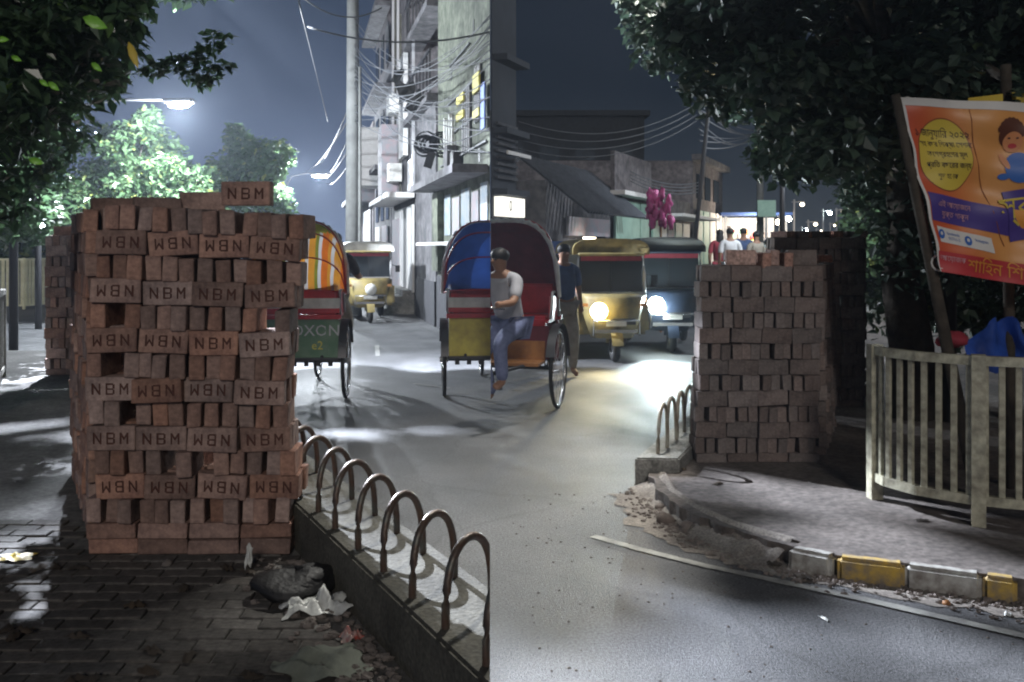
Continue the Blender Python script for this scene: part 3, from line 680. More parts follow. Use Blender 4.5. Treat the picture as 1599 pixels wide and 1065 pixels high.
auto('dark blue auto rickshaw with glaring white headlight beside the grey brick stack', px(1048, 0, 15.6).x, 16.6, R(-2), 'navy', 'navy', 'headw', lamp=(380, (.78, .96, 1)), scale=1.02, hx=-.27)

# ================================================================= people
def skinmesh(name, J, E_, rad, m, parent, root=0, sub=2):
    me = bpy.data.meshes.new(name); names = list(J); me.from_pydata([J[k] for k in names], [(names.index(a), names.index(b)) for a, b in E_], [])
    o = link(name, me); md = o.modifiers.new('skin', 'SKIN')
    for i, k in enumerate(names):
        sv = me.skin_vertices[0].data[i]; r_ = rad[k]; sv.radius = (r_ if isinstance(r_, tuple) else (r_, r_)); sv.use_root = (i == root)
    s = o.modifiers.new('sub', 'SUBSURF'); s.levels = sub; s.render_levels = sub
    bpy.context.view_layer.update(); dg = bpy.context.evaluated_depsgraph_get()
    r = bpy.data.meshes.new_from_object(o.evaluated_get(dg)); r.name = name; bpy.data.objects.remove(o); bpy.data.meshes.remove(me)
    r.materials.clear(); r.materials.append(M[m]); r.polygons.foreach_set('use_smooth', [True]*len(r.polygons))
    return link(name, r, parent)
def person(label, x, y, z, rz, shirt, trousers, pose='walk', h=1.68, hair=True, long_hair=False, group=None):
    t = thing('person', label, 'person', (x, y, z), rz, group); k = h/1.7
    J = {'pelvis': (0, 0, .95), 'belly': (0, -.01, 1.08), 'chest': (0, 0, 1.28), 'neckb': (0, .01, 1.42), 'neck': (0, 0, 1.49), 'head': (0, -.02, 1.585), 'crown': (0, -.01, 1.66)}
    if pose == 'walk':
        L = {'hip': (.09, 0, .9), 'knee': (.10, -.10, .50), 'ankle': (.10, -.06, .09), 'toe': (.10, -.2, .04), 'sh': (.18, .01, 1.38), 'el': (.23, .05, 1.12), 'wr': (.22, -.06, .90), 'ha': (.21, -.09, .82)}
        Q = {'hip': (-.09, 0, .9), 'knee': (-.10, .02, .50), 'ankle': (-.10, .20, .14), 'toe': (-.10, .10, .04), 'sh': (-.18, .01, 1.38), 'el': (-.23, .02, 1.12), 'wr': (-.24, -.10, .92), 'ha': (-.23, -.14, .85)}
    else:      # riding: seated on the saddle, hands on the bar (faces -Y)
        J = {'pelvis': (0, 0, .95), 'belly': (0, -.05, 1.07), 'chest': (0, -.12, 1.26), 'neckb': (0, -.15, 1.40), 'neck': (0, -.17, 1.46), 'head': (0, -.20, 1.55), 'crown': (0, -.19, 1.63)}
        L = {'hip': (.09, -.02, .92), 'knee': (.13, -.36, .80), 'ankle': (.12, -.30, .42), 'toe': (.12, -.43, .38), 'sh': (.18, -.14, 1.37), 'el': (.25, -.30, 1.17), 'wr': (.24, -.48, 1.16), 'ha': (.24, -.55, 1.16)}
        Q = {'hip': (-.09, -.02, .92), 'knee': (-.13, -.30, .66), 'ankle': (-.12, -.16, .26), 'toe': (-.12, -.29, .22), 'sh': (-.18, -.14, 1.37), 'el': (-.25, -.30, 1.17), 'wr': (-.24, -.48, 1.16), 'ha': (-.24, -.55, 1.16)}
    for a, d_ in (('l', L), ('r', Q)):
        for kk, v in d_.items(): J[a+kk] = v
    for kk in J: J[kk] = tuple(c*k for c in J[kk])
    rad = {'pelvis': (.14, .10), 'belly': (.13, .10), 'chest': (.155, .105), 'neckb': (.09, .07), 'neck': .052, 'head': (.078, .095), 'crown': (.065, .08)}
    for a in 'lr': rad.update({a+'hip': .085, a+'knee': .055, a+'ankle': .04, a+'toe': (.045, .03), a+'sh': .06, a+'el': .042, a+'wr': .03, a+'ha': .038})
    rad = {a: (tuple(q*k for q in b) if isinstance(b, tuple) else b*k) for a, b in rad.items()}
    E_ = [('pelvis', 'belly'), ('belly', 'chest'), ('chest', 'neckb'), ('neckb', 'neck'), ('neck', 'head'), ('head', 'crown')]
    for a in 'lr': E_ += [('pelvis', a+'hip'), (a+'hip', a+'knee'), (a+'knee', a+'ankle'), (a+'ankle', a+'toe'), ('neckb', a+'sh'), (a+'sh', a+'el'), (a+'el', a+'wr'), (a+'wr', a+'ha')]
    skinmesh('body', J, E_, rad, 'skin', t)
    ks = ['pelvis', 'belly', 'chest', 'neckb', 'lsh', 'rsh', 'lmid', 'rmid']
    J2 = dict(J); J2['lmid'] = tuple(Vector(J['lsh']).lerp(Vector(J['lel']), .9)); J2['rmid'] = tuple(Vector(J['rsh']).lerp(Vector(J['rel']), .9))
    r2 = {a: (tuple(q*1.17+.004 for q in rad[a]) if isinstance(rad[a], tuple) else rad[a]*1.2) for a in ks[:6]}; r2['lmid'] = r2['rmid'] = .06*k; r2['neckb'] = (.095*k, .08*k)
    skinmesh('shirt', {a: J2[a] for a in ks}, [('pelvis', 'belly'), ('belly', 'chest'), ('chest', 'neckb'), ('neckb', 'lsh'), ('neckb', 'rsh'), ('lsh', 'lmid'), ('rsh', 'rmid')], r2, shirt, t)
    ks = ['pelvis', 'lhip', 'rhip', 'lknee', 'rknee', 'lankle', 'rankle']
    r3 = {'pelvis': (.155*k, .12*k), 'lhip': .105*k, 'rhip': .105*k, 'lknee': .078*k, 'rknee': .078*k, 'lankle': .06*k, 'rankle': .06*k}
    skinmesh('trousers', {a: J[a] for a in ks}, [('pelvis', 'lhip'), ('pelvis', 'rhip'), ('lhip', 'lknee'), ('rhip', 'rknee'), ('lknee', 'lankle'), ('rknee', 'rankle')], r3, trousers, t)
    c = Vector(J['head']); hb = MB().blob((c.x, c.y+.02*k, c.z+.055*k), (.085*k, .10*k, .075*k), 3, 16, 10, .05)
    if long_hair: hb.blob((c.x, c.y+.07*k, c.z-.06*k), (.08*k, .05*k, .16*k), 4, 12, 8, .05)
    hb.build('hair', 'hair', t, True)
    nose = MB().blob((c.x, c.y-.10*k, c.z), (.014*k, .018*k, .02*k), 2, 8, 6, 0); nose.build('nose', 'skin', t, True)
    for sx in (-1, 1): MB().blob((c.x+sx*.03*k, c.y-.088*k, c.z+.018*k), (.012*k, .008*k, .008*k), 2, 8, 6, 0).build('eye', 'hair', t, True)
    return t
drv = person('rickshaw puller in pale grey shirt and blue lungi riding the maroon rickshaw', .20, 9.2, ROAD+.03, R(-38), 'cl_grey', 'cl_lungi', 'ride'); cut_side(drv, 1)
person('rickshaw puller in dark shirt seen beyond the orange striped hood', px(520, 0, 11.9).x, 11.85, ROAD+.05, R(180), 'cl_dark', 'cl_khaki', 'ride', 1.85)
person('person in dark blue shirt and khaki trousers walking behind the maroon rickshaw', px(886, 0, 12).x, 12.6, ROAD, R(20), 'cl_blue', 'cl_khaki', h=1.72)
person('person in white kurta seen from behind above the brick stack', px(1140, 0, 22).x, 22, ROAD+.31, R(180), 'cl_white', 'cl_white', h=1.80)
person('person in dark red dress beside the person in white', px(1124, 0, 23).x, 23, ROAD+.31, R(170), 'cl_red', 'cl_red', h=1.78, long_hair=True)
person('person in blue shirt standing in front of the lit stall', px(1161, 0, 24).x, 24, ROAD+.31, R(160), 'cl_blue', 'cl_dark', h=1.84)
person('person in dark grey shirt near the pole by the lit stall', px(1181, 0, 23).x, 23, ROAD+.31, R(190), 'cl_khaki', 'cl_dark', h=1.74)
person('person with black hair just behind the top of the brick stack', px(1203, 0, 12.5).x, 12.5, ROAD+.04, R(180), 'cl_dark', 'cl_dark', h=1.76)

tag(MB().prism([(4.4, 20.6), (8.5, 20.6), (10.5, 27), (4.8, 27)], ROAD-.02, ROAD+.31).build('plinth', 'conc_r'), kind='structure')
# ================================================================= street lamps
def lamp(label, x, y, h, arm=(1.0, -.3), power=0, r=.16, col=(.86, .93, 1), aim=None, cone=110, size=1.0):
    t = thing('street_lamp', label, 'street lamp', (x-arm[0], y-arm[1], ROAD), 0, 'street lamps along the road')
    MB().tube([(0, 0, 0), (0, 0, h-.5)], .07, 10, r2=.045).build('post', 'dark_metal', t, True)
    MB().tube([(0, 0, h-.52), (arm[0]*.15, arm[1]*.15, h-.1), (arm[0]*.6, arm[1]*.6, h+.05), (arm[0], arm[1], h+.03)], .03, 8).build('arm', 'dark_metal', t, True)
    a = math.atan2(arm[1], arm[0])
    link('lamp_head', bev(MB().box((0, 0, 0), (.62*size, .26*size, .10)).mesh('lamp_head', 'dark_metal'), .03, 2), t, (arm[0], arm[1], h), (0, 0, a))
    link('lamp_glass', MB().blob((0, 0, 0), (.24*size, .10*size, .06*size), 1, 14, 8, 0).mesh('lamp_glass', 'bulb', True), t, (arm[0], arm[1], h-.075), (0, 0, a))
    if power:
        L = bpy.data.lights.new('lamp_light', 'SPOT' if aim else 'POINT'); L.energy = power; L.color = col; L.shadow_soft_size = r
        lo = bpy.data.objects.new('lamp_light', L); C.objects.link(lo); lo.parent = t; lo.location = (arm[0], arm[1], h-.30)
        if aim:
            L.spot_size = R(cone); L.spot_blend = .9
            lo.rotation_euler = (Vector(aim)-Vector((x, y, h+ROAD-.3))).to_track_quat('-Z', 'Y').to_euler()
    return t
p = px(500, 272, 46); lamp('lit street lamp on curved arm, farthest right over the left road', p.x, p.y, p.z-ROAD, (1.6, 0), 2500, size=1.6)
p = px(449, 250, 38); lamp('lit street lamp half hidden at the edge of the small pale tree', p.x, p.y, p.z-ROAD, (1.5, 0), 3500, size=1.2)
p = px(280, 158, 19.5); lamp('bright street lamp above the pale lit trees, left of the road', p.x, p.y, p.z-ROAD, (3.0, -.3), 4300, size=1.0)
lamp('assumed street lamp added over the left road, out of the picture above', -6.0, 14.5, 7.4, (1.2, 0), 38000, r=.04, col=(.82, .88, 1), aim=(-.3, 6.3, 0), cone=108)  # assumed lamp, added out of view to backlight the left road
lamp('assumed street lamp added over the middle road, unseen above the rickshaws', 1.3, 8.8, 7.6, (-2.9, 0), 3300, aim=(2.2, 6.1, 0), cone=76, col=(1, .97, .90))  # unseen lamp added to light the road; its post stands by the trunk
p = px(1334, 138, 20); lamp('assumed street lamp shining through the leaves of the dark tree', p.x, p.y, p.z-ROAD, (1.5, 0), 900)  # lamp assumed behind the foliage, placed to make the specks of light

# ================================================================= trees
def leaves(centers, n, size, m, name, parent, seed, droop=.5, aspect=.36, spread=1.0):
    rnd = random.Random(seed); b = MB(); V = b.v; Fc = b.f
    for i in range(n):
        c, rad = centers[rnd.randrange(len(centers))]
        while 1:
            q = Vector((rnd.uniform(-1, 1), rnd.uniform(-1, 1), rnd.uniform(-1, 1)))
            if q.length < 1: break
        p = Vector(c)+Vector((q.x*rad[0], q.y*rad[1], q.z*rad[2]))
        d = Vector((rnd.gauss(0, 1), rnd.gauss(0, 1), rnd.gauss(0, .6)-droop)).normalized()
        L = size*rnd.uniform(.6, 1.35); s = d.cross(Vector((rnd.gauss(0, .6), rnd.gauss(0, .6), 1))).normalized()*L*aspect; u = s.cross(d).normalized()*L*.10
        o = len(V)
        V += [tuple(p), tuple(p+d*L*.45+s*.9+u), tuple(p+d*L), tuple(p+d*L*.45-s*.9+u), tuple(p+d*L*.2+s*.55), tuple(p+d*L*.2-s*.55)]
        Fc += [(o, o+4, o+1, o+2), (o, o+2, o+3, o+5)]
        b.m += [0, 0]
    return tag(b.build(name, m, parent), kind='stuff')
def tree(label, base, top, r0, limbs, centers, n, size, m, seed, **k):
    t = thing('tree', label, 'tree', base); bz = Vector(base)
    tr = MB(); tp = Vector(top)-bz; rnd = random.Random(seed)
    pts = [tp*(i/6)+Vector((rnd.uniform(-.06, .06), rnd.uniform(-.06, .06), 0))*(i > 0) for i in range(7)]
    tr.tube(pts, [r0*(1-.09*i) for i in range(7)], 10); tr.build('trunk', 'bark', t, True)
    br = MB()
    for i, e in enumerate(limbs):
        a = pts[4+i % 3]; e = Vector(e)-bz; mid = a.lerp(e, .5)+Vector((0, 0, .15*(e-a).length*.5))
        br.tube([a, a.lerp(mid, .5)+Vector((rnd.uniform(-.05, .05), 0, .05)), mid, mid.lerp(e, .5)+Vector((0, rnd.uniform(-.1, .1), 0)), e], r0*.42, 7, r2=r0*.07)
    br.build('branches', 'bark', t, True)
    centers = [(Vector(c)-bz, r_) for c, r_ in centers]
    leaves(centers, n, size, m, 'crown', t, seed, **k); return t
rnd = random.Random(21)
# near left tree: fills the upper left corner, reaches over the path
cs = []
while len(cs) < 110:
    xp, yp, d = rnd.uniform(-160, 300), rnd.uniform(-260, 330), rnd.uniform(4.6, 9)
    if xp > 275-max(yp, 0)*.62+rnd.uniform(-20, 15): continue
    cs.append((px(xp-22, yp-18, d), (.26*d/6, .4, .20*d/6)))
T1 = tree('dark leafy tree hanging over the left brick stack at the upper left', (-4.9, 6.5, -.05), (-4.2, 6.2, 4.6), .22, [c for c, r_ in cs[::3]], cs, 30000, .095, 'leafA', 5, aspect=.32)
shl = [((rnd.uniform(-4.8, .1), rnd.uniform(2.4, 6.8), rnd.uniform(3.8, 5.4)), (.6, .6, .35)) for i in range(70)]
qq = leaves([(Vector(c)-Vector((-4.9, 6.5, -.05)), r_) for c, r_ in shl], 11000, .24, 'leafA', 'shade_crown', T1, 51)  # unseen leaf mass overhead, added to shade the path
for i, (xp, yp, d, m, s, lab) in enumerate([(150, 36, 4.2, 'leaf_bright', .11, 'large fresh green leaf'), (209, 86, 4.4, 'leaf_yellow', .12, 'hanging yellow leaf'), (85, 135, 4.4, 'leaf_bright', .06, None), (5, 62, 4.4, 'leaf_bright', .06, None), (27, 92, 4.4, 'leaf_bright', .05, None), (152, 105, 4.5, 'leaf_bright', .06, None), (58, 252, 4.5, 'leaf_bright', .07, None), (70, 130, 4.4, 'leaf_bright', .05, None)]):
    p = px(xp, yp, d)-Vector((-4.9, 6.5, -.05)); b = MB(); a = 1.2 if i == 1 else rnd.uniform(-.6, .6); w = .32 if i == 1 else .5
    dr = Vector((math.cos(a), .2, -math.sin(a)-.3)).normalized(); sd = dr.cross(Vector((0, 1, .2))).normalized()
    pts = [p+dr*s*t_ for t_ in (-.5, -.3, 0, .3, .5)]; ws = [.02, .75, 1, .6, .02]
    for q, ww in zip(pts, ws): b.v += [tuple(q+sd*s*w*ww*.5+Vector((0, -.008, 0))), tuple(q), tuple(q-sd*s*w*ww*.5+Vector((0, -.012, 0)))]
    for j in range(4): b.f += [(3*j, 3*j+1, 3*j+4, 3*j+3), (3*j+1, 3*j+2, 3*j+5, 3*j+4)]; b.m += [0, 0]
    o = b.build('leaf', m, T1, True)
    if lab: o['label'] = lab
# tall street tree whose crown stays above the picture and throws the shadow patches on the road
c1 = [((rnd.uniform(-5.7, -3.3), rnd.uniform(12.2, 14.0), rnd.uniform(5.1, 6.3)), (.34, .3, .12)) for i in range(27)]
tree('tall street tree whose crown spreads above the left road', (-7.6, 12.4, ROAD), (-7.2, 12.2, 5.6), .2, [c for c, r_ in c1[::5]], c1, 3600, .2, 'leafA', 61)
# lit mid trees under the lamp
def clumps(box, n, seed, r=(.7, .7, .5)):
    rnd = random.Random(seed); x0, y0, x1, y1, d0, d1 = box
    out = []
    for i in range(n):
        d = rnd.uniform(d0, d1); out.append((px(rnd.uniform(x0, x1), rnd.uniform(y0, y1), d), r))
    return out
c1 = clumps((150, 205, 280, 330, 20.5, 25), 40, 1, (.45, .5, .28))+clumps((100, 270, 330, 345, 20.5, 25), 40, 2, (.5, .5, .3))+clumps((222, 175, 250, 215, 21, 22), 4, 9, (.3, .3, .2))
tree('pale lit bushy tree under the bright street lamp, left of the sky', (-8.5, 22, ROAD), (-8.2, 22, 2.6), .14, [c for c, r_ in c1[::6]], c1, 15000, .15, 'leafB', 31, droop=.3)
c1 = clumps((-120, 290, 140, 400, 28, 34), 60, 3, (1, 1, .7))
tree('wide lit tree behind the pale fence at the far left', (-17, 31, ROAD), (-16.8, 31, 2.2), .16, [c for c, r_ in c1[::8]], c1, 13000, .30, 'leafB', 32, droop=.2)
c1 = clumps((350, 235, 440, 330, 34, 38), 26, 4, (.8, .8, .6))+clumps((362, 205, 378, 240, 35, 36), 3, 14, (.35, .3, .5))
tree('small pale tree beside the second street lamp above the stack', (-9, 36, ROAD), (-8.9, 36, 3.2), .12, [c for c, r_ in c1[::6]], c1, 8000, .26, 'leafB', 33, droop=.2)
c1 = clumps((-60, 220, 60, 350, 12, 15), 20, 6, (.5, .5, .4))
tree('dim green tree behind the left railing, below the hanging branches', (-10.2, 13.5, ROAD), (-10, 13.5, 2.2), .12, [c for c, r_ in c1[::6]], c1, 6000, .16, 'leafA', 36, droop=.2)
# a thin twig reaching out into the sky
c1 = [(px(x, y, 7), (.16, .1, .045)) for x, y in [(232, 112), (248, 106), (262, 102), (280, 98), (295, 93)]]+[(px(x, y, 7), (.1, .1, .06)) for x, y in [(310, 88), (325, 75), (340, 58), (300, 118), (330, 110), (350, 105), (318, 124)]]
tw = leaves(c1, 420, .07, 'leafA', 'twig_leaves', T1, 77); tw.location = -Vector((-4.9, 6.5, -.05))
# right tree
cs = []
rnd = random.Random(22)
while len(cs) < 150:
    xp, yp, d = rnd.uniform(1020, 1680), rnd.uniform(-200, 330), rnd.uniform(6.2, 10.5)
    lim = 90+ (xp-1020)*.9 if xp < 1240 else (270 if xp < 1330 else 330)
    if yp > lim: continue
    if xp > 1330 and yp > 240 and xp < 1400: pass
    cs.append((px(xp, yp-20, d), (.30*d/7, .5, .26*d/7)))
T2 = tree('dark spreading tree above the right brick stack and the banner', (3.95, 9.0, PR), (3.75, 8.8, 3.9), .22, [c for c, r_ in cs[::4]], cs, 72000, .098, 'leafC', 6, aspect=.45)
shl = [((rnd.uniform(.4, 5.5), rnd.uniform(2.5, 6.9), rnd.uniform(4.1, 5.8)), (.6, .6, .35)) for i in range(60)]
qq = leaves([(Vector(c)-Vector((3.95, 9.0, PR)), r_) for c, r_ in shl], 8500, .25, 'leafC', 'shade_crown', T2, 52)  # unseen leaves overhead, added to shade the road and pavement
c1 = clumps((1395, 300, 1700, 520, 8.6, 11), 40, 41, (.4, .4, .35))
tree('dark shrubby tree behind the cream fence and the banner', (4.9, 8.2, PR), (4.8, 8.0, 2.2), .10, [c for c, r_ in c1[::6]], c1, 7000, .12, 'leafC', 42)
c1 = clumps((1345, 300, 1400, 400, 22, 28), 22, 43, (.7, .7, .5))
tree('pale leafy tree far down the right street by the hedge', (10.3, 25, PR), (10.2, 25, 2.4), .1, [c for c, r_ in c1[::6]], c1, 5000, .2, 'leafB', 44)
c1 = [((x, 26, .5), (.5, .4, .5)) for x in [9.0+.45*i for i in range(9)]]
hg = leaves(c1, 4500, .16, 'leafB', 'hedge', None, 45); hg.location = (0, 0, 0); tag(hg, 'pale hedge along the far right street', 'hedge')

# ================================================================= left background
def fence_run(label, pts, h, n, m, z, w=.05, name='fence', rails=(.05, 1.0), step=.12, t_loc=None, post_every=None, sw=.035, postw=.06):
    t = thing(name, label, 'fence', (pts[0][0], pts[0][1], z)); o0 = Vector(pts[0])
    P = [Vector(p)-o0 for p in pts]; seg = [(P[i+1]-P[i]).length for i in range(len(P)-1)]; tot = sum(seg)
    def at(s):
        for i, L in enumerate(seg):
            if s <= L or i == len(seg)-1: return P[i].lerp(P[i+1], min(s/L, 1)), math.atan2((P[i+1]-P[i]).y, (P[i+1]-P[i]).x)
            s -= L
    sl = bev(MB().box((0, 0, 0), (sw, .022, h*(rails[1]-rails[0]))).mesh('slat', m), .003)
    k = int(tot/step)
    for i in range(k):
        p, a = at((i+.5)*step)
        if i < 290: link('slat', sl, t, (p.x, p.y, h*(rails[0]+rails[1])/2), (0, 0, a))
    for rz in rails:
        for i in range(len(P)-1):
            a, c = P[i], P[i+1]; d = c-a; mid = (a+c)/2
            MB().box((0, 0, 0), (d.length+.02, .045, .055)).build('rail', m, t, loc=(mid.x, mid.y, h*rz), rot=(0, 0, math.atan2(d.y, d.x)))
    if post_every:
        for s in post_every:
            p, a = at(s); MB().box((0, 0, 0), (postw, postw, h+.02)).build('post', m, t, loc=(p.x, p.y-.005, h/2), rot=(0, 0, a))
    return t
fence_run('pale yellow fence far left, under the lit trees', [(-16.5, 26.5), (-12.6, 26.0), (-12.0, 29)], 1.38, 0, 'pale_fence', ROAD, step=.14, sw=.10, post_every=[0, 1.4, 2.8, 3.9], rails=(.08, .98))
fence_run('dark grey railing at the far left edge of the path', [(-4.45, 8.2), (-4.98, 9.6), (-5.72, 11.3)], .98, 0, 'conc', PL, step=.13, post_every=[0, 1.45, 3.2], rails=(.1, 1.0))

def box_between(b, x0, y0, x1, y1, th, z0, z1, mi=0, off=0):
    """slab along a facade line; positive off = out towards the road"""
    d = Vector((x1-x0, y1-y0)).normalized(); n_ = Vector((-d.y, d.x))*FS
    a = Vector((x0, y0))+n_*off; c = Vector((x1, y1))+n_*off
    b.prism([(a.x, a.y), (c.x, c.y), (c.x+n_.x*th, c.y+n_.y*th), (a.x+n_.x*th, a.y+n_.y*th)], z0, z1, mi); return b
FS = 1
def fx(y): return -.197*(y-14.5)
def facade(name, parent, y0, y1, z0, z1, th, m, off=0, fxn=None):
    f = fxn or fx
    b = MB(); box_between(b, f(y0), y0, f(y1), y1, th, z0, z1, 0, off); return b.build(name, m, parent)
def yat(xp):          # depth at which the left facade line is seen in picture column xp
    k = (xp-HX)/F; return 14.5*.197/(k+.197)
def zat(yp, y): return EYE-(yp-HY)*y/F
# building 1 (greenish)
b1 = thing('building', 'greenish grey corner building with posters over its ledge, right end of the left street', 'building', (0, 14.5, ROAD))
def bpart(b, name, xp0, xp1, yt, yb, m, off=0, th=.06, ztop=None, zbot=None, z_ref=None):
    """a slab on the left facade between picture columns xp0 > xp1 ... real size comes from where the facade stands"""
    y0, y1 = yat(xp0), yat(xp1); yr = (y0+y1)/2
    o = facade(name, None, y0, y1, zat(yb, yr) if zbot is None else zbot, zat(yt, yr) if ztop is None else ztop, th, m, off)
    o.parent = b; o.matrix_parent_inverse = Matrix.Translation(-Vector(b.location)); return o
def bwall(b, name, ya, yb_, z0, z1, m, depth=4):
    o = MB().prism([(fx(ya), ya), (fx(yb_), yb_), (min(fx(yb_)+depth, -.01), yb_), (min(fx(ya)+depth, -.01), ya)], z0, z1).build(name, m)
    o.parent = b; o.matrix_parent_inverse = Matrix.Translation(-Vector(b.location)); return o
Y1 = yat(684)
bwall(b1, 'wall', 14.56, Y1, ROAD, 8.6, 'wall_green')
bwall(b1, 'roof', 14.6, Y1+.1, 8.6, 8.8, 'wall_base')
bpart(b1, 'base_wall', 765, 684, 0, 0, 'wall_base', .002, .03, ztop=.9, zbot=ROAD)
l = bpart(b1, 'ledge', 765, 684, 262, 274, 'wall_grey', .03, .55, ztop=2.75, zbot=2.62)
bpart(b1, 'ledge', 765, 690, 262, 274, 'shutter', .03, .5, ztop=1.58, zbot=1.52)
for i, (a, c) in enumerate([(763, 752), (749, 738), (735, 722), (719, 708), (705, 696)]):
    bpart(b1, 'poster', a, c, 292, 350, 'poster' if i % 2 == 0 else 'poster2', .004, .02, ztop=2.5-(i % 2)*.1, zbot=1.72)
bpart(b1, 'pillar', 693, 684, 0, 0, 'wall_green', .01, .12, ztop=2.6, zbot=1.0)
for a, c, z0, z1 in [(760, 735, 1.0, 1.48), (728, 700, .6, 1.48)]: bpart(b1, 'poster', a, c, 0, 0, 'poster2', .04, .02, ztop=z1, zbot=z0)
for a, c, z0, z1 in [(753, 744, 3.5, 4.4), (737, 724, 3.1, 4.2)]:
    w = bpart(b1, 'window', a, c, 0, 0, 'glass', .002, .02, ztop=z1, zbot=z0)
    for q in range(4): bpart(b1, 'window_bar', a-(a-c)*(q+.3)/4, a-(a-c)*(q+.4)/4-.4, 0, 0, 'silver', .03, .02, ztop=z1, zbot=z0)
for (a, c, yt, yb, m) in [(756, 746, 3.95, 4.25, 'yel_sign'), (731, 720, 4.0, 4.15, 'yel_sign'), (731, 720, 3.72, 3.86, 'yel_sign'), (756, 746, 3.55, 3.68, 'yel_sign'), (765, 759, 3.3, 4.0, 'blu_sign')]:
    bpart(b1, 'sign_plate', a, c, 0, 0, m, .06, .03, ztop=yb, zbot=yt)
for q in range(4): bpart(b1, 'pipe', 712-q*4, 710.6-q*4, 0, 0, 'white', .03, .05, ztop=3.9+.1*(q % 2), zbot=2.95+.1*q)
bpart(b1, 'hole', 741, 739, 0, 0, 'black', .001, .005, ztop=5.25, zbot=5.02); bpart(b1, 'hole', 706, 704, 0, 0, 'black', .001, .005, ztop=4.9, zbot=4.65)
bpart(b1, 'hole', 750, 747.5, 0, 0, 'black', .001, .005, ztop=3.1, zbot=2.85)
# building 2 (grey pillar + white shutters), set behind
b2 = thing('building', 'grey building with tall white shutters and steps, middle of the left street', 'building', (fx(20), 20, ROAD))
Ya, Yb = yat(681), yat(612)
bwall(b2, 'wall', Ya+.05, Yb, ROAD, 4.6, 'wall_grey')
bwall(b2, 'upper_wall', yat(640), Yb, 4.6, 12, 'wall_pink')
o = MB().prism([(fx(Ya)+.9, Ya+.1), (fx(yat(640))+.9, yat(640)), (-.05, yat(640)), (-.05, Ya+.1)], 4.6, 11).build('balcony_recess', 'wall_dark'); o.parent = b2; o.matrix_parent_inverse = Matrix.Translation(-Vector(b2.location))
for z in (4.6, 6.6, 8.6): bpart(b2, 'balcony_slab', 681, 641, 0, 0, 'wall_grey', -.3, .5, ztop=z+.16, zbot=z)
for z in (4.76, 6.76, 8.76):
    for q in range(7): bpart(b2, 'balcony_bar', 680-q*5.5, 679.3-q*5.5, 0, 0, 'dark_metal', .1, .04, ztop=z+.9, zbot=z)
    bpart(b2, 'balcony_rail', 681, 641, 0, 0, 'dark_metal', .1, .05, ztop=z+.95, zbot=z+.9)
bpart(b2, 'base_wall', 681, 652, 0, 0, 'wall_base', .01, .03, ztop=.75, zbot=ROAD)
for i in range(3): bpart(b2, 'shutter', 649-i*10, 640.6-i*10, 0, 0, 'shutter', .03, .05, ztop=2.55, zbot=.35)
bpart(b2, 'shop_sign', 628, 618, 0, 0, 'poster2', .05, .06, ztop=2.3, zbot=.35)
bpart(b2, 'awning', 650, 614, 0, 0, 'shutter', .05, .7, ztop=2.85, zbot=2.72)
bpart(b2, 'window', 647, 638, 0, 0, 'black', .003, .02, ztop=3.75, zbot=2.95)
for k in range(4):
    bpart(b2, 'step', 648, 628, 0, 0, 'conc_r', .02, .35*(4-k)*.55+.1, ztop=ROAD+.15*(k+1), zbot=ROAD+.15*k+.001)
bpart(b2, 'sign_box', 626, 619, 0, 0, 'poster2', .05, .5, ztop=5.0, zbot=3.0); bpart(b2, 'sign_box', 640, 632, 0, 0, 'shutter', .05, .12, ztop=6.6, zbot=3.9)
for z in (3.3, 5.2): bpart(b2, 'air_conditioner', 632, 627, 0, 0, 'white', .08, .35, ztop=z+.5, zbot=z)
for q in range(5): bpart(b2, 'drain_pipe', 651-q*.8 if q == 0 else 634-q*4, 650-q*.8 if q == 0 else 633.3-q*4, 0, 0, 'conc' if q % 2 else 'silver', .05, .06, ztop=7+q, zbot=2.9)
for q in range(8): bpart(b2, 'window_grille', 647-q*1.15, 646.7-q*1.15, 0, 0, 'silver', .03, .02, ztop=3.75, zbot=2.95)
for q, z in enumerate((3.1, 3.6, 4.2, 4.9)): bpart(b1, 'conduit', 763-q*9, 690+q*5, 0, 0, 'cable', .02, .03, ztop=z+.03, zbot=z)
bpart(b1, 'meter_box', 715, 709, 0, 0, 'wall_grey', .02, .18, ztop=3.35, zbot=2.95); bpart(b1, 'meter_box', 722, 717, 0, 0, 'black', .02, .15, ztop=3.2, zbot=2.9)
# building 3 and 4, farther
b3 = thing('building', 'tall narrow building with hanging signs behind the utility pole', 'building', (fx(33), 33, ROAD))
bwall(b3, 'wall', yat(611), yat(585), ROAD, 7.4, 'wall_grey'); bwall(b3, 'upper_wall', yat(604), yat(587), 7.4, 14, 'wall_pink')
for k in range(3):
    for q in range(3): bpart(b3, 'window', 608-q*8, 604-q*8, 0, 0, 'glass', .003, .03, ztop=3.6+k*2.6, zbot=2.4+k*2.6)
    bpart(b3, 'ledge', 611, 586, 0, 0, 'wall_grey', .02, .5, ztop=4.1+k*2.6, zbot=3.95+k*2.6)
bpart(b3, 'sign_box', 600, 593, 0, 0, 'shutter', .1, .9, ztop=5.6, zbot=3.6); bpart(b3, 'sign_box', 590, 587, 0, 0, 'poster2', .1, .9, ztop=5.2, zbot=3.2)
bpart(b3, 'shutter', 608, 600, 0, 0, 'poster2', .05, .05, ztop=2.2, zbot=.1); bpart(b3, 'shutter', 597, 590, 0, 0, 'shutter', .05, .05, ztop=2.2, zbot=.1)
b4 = thing('building', 'far pale building at the end of the left street', 'building', (fx(60), 60, ROAD))
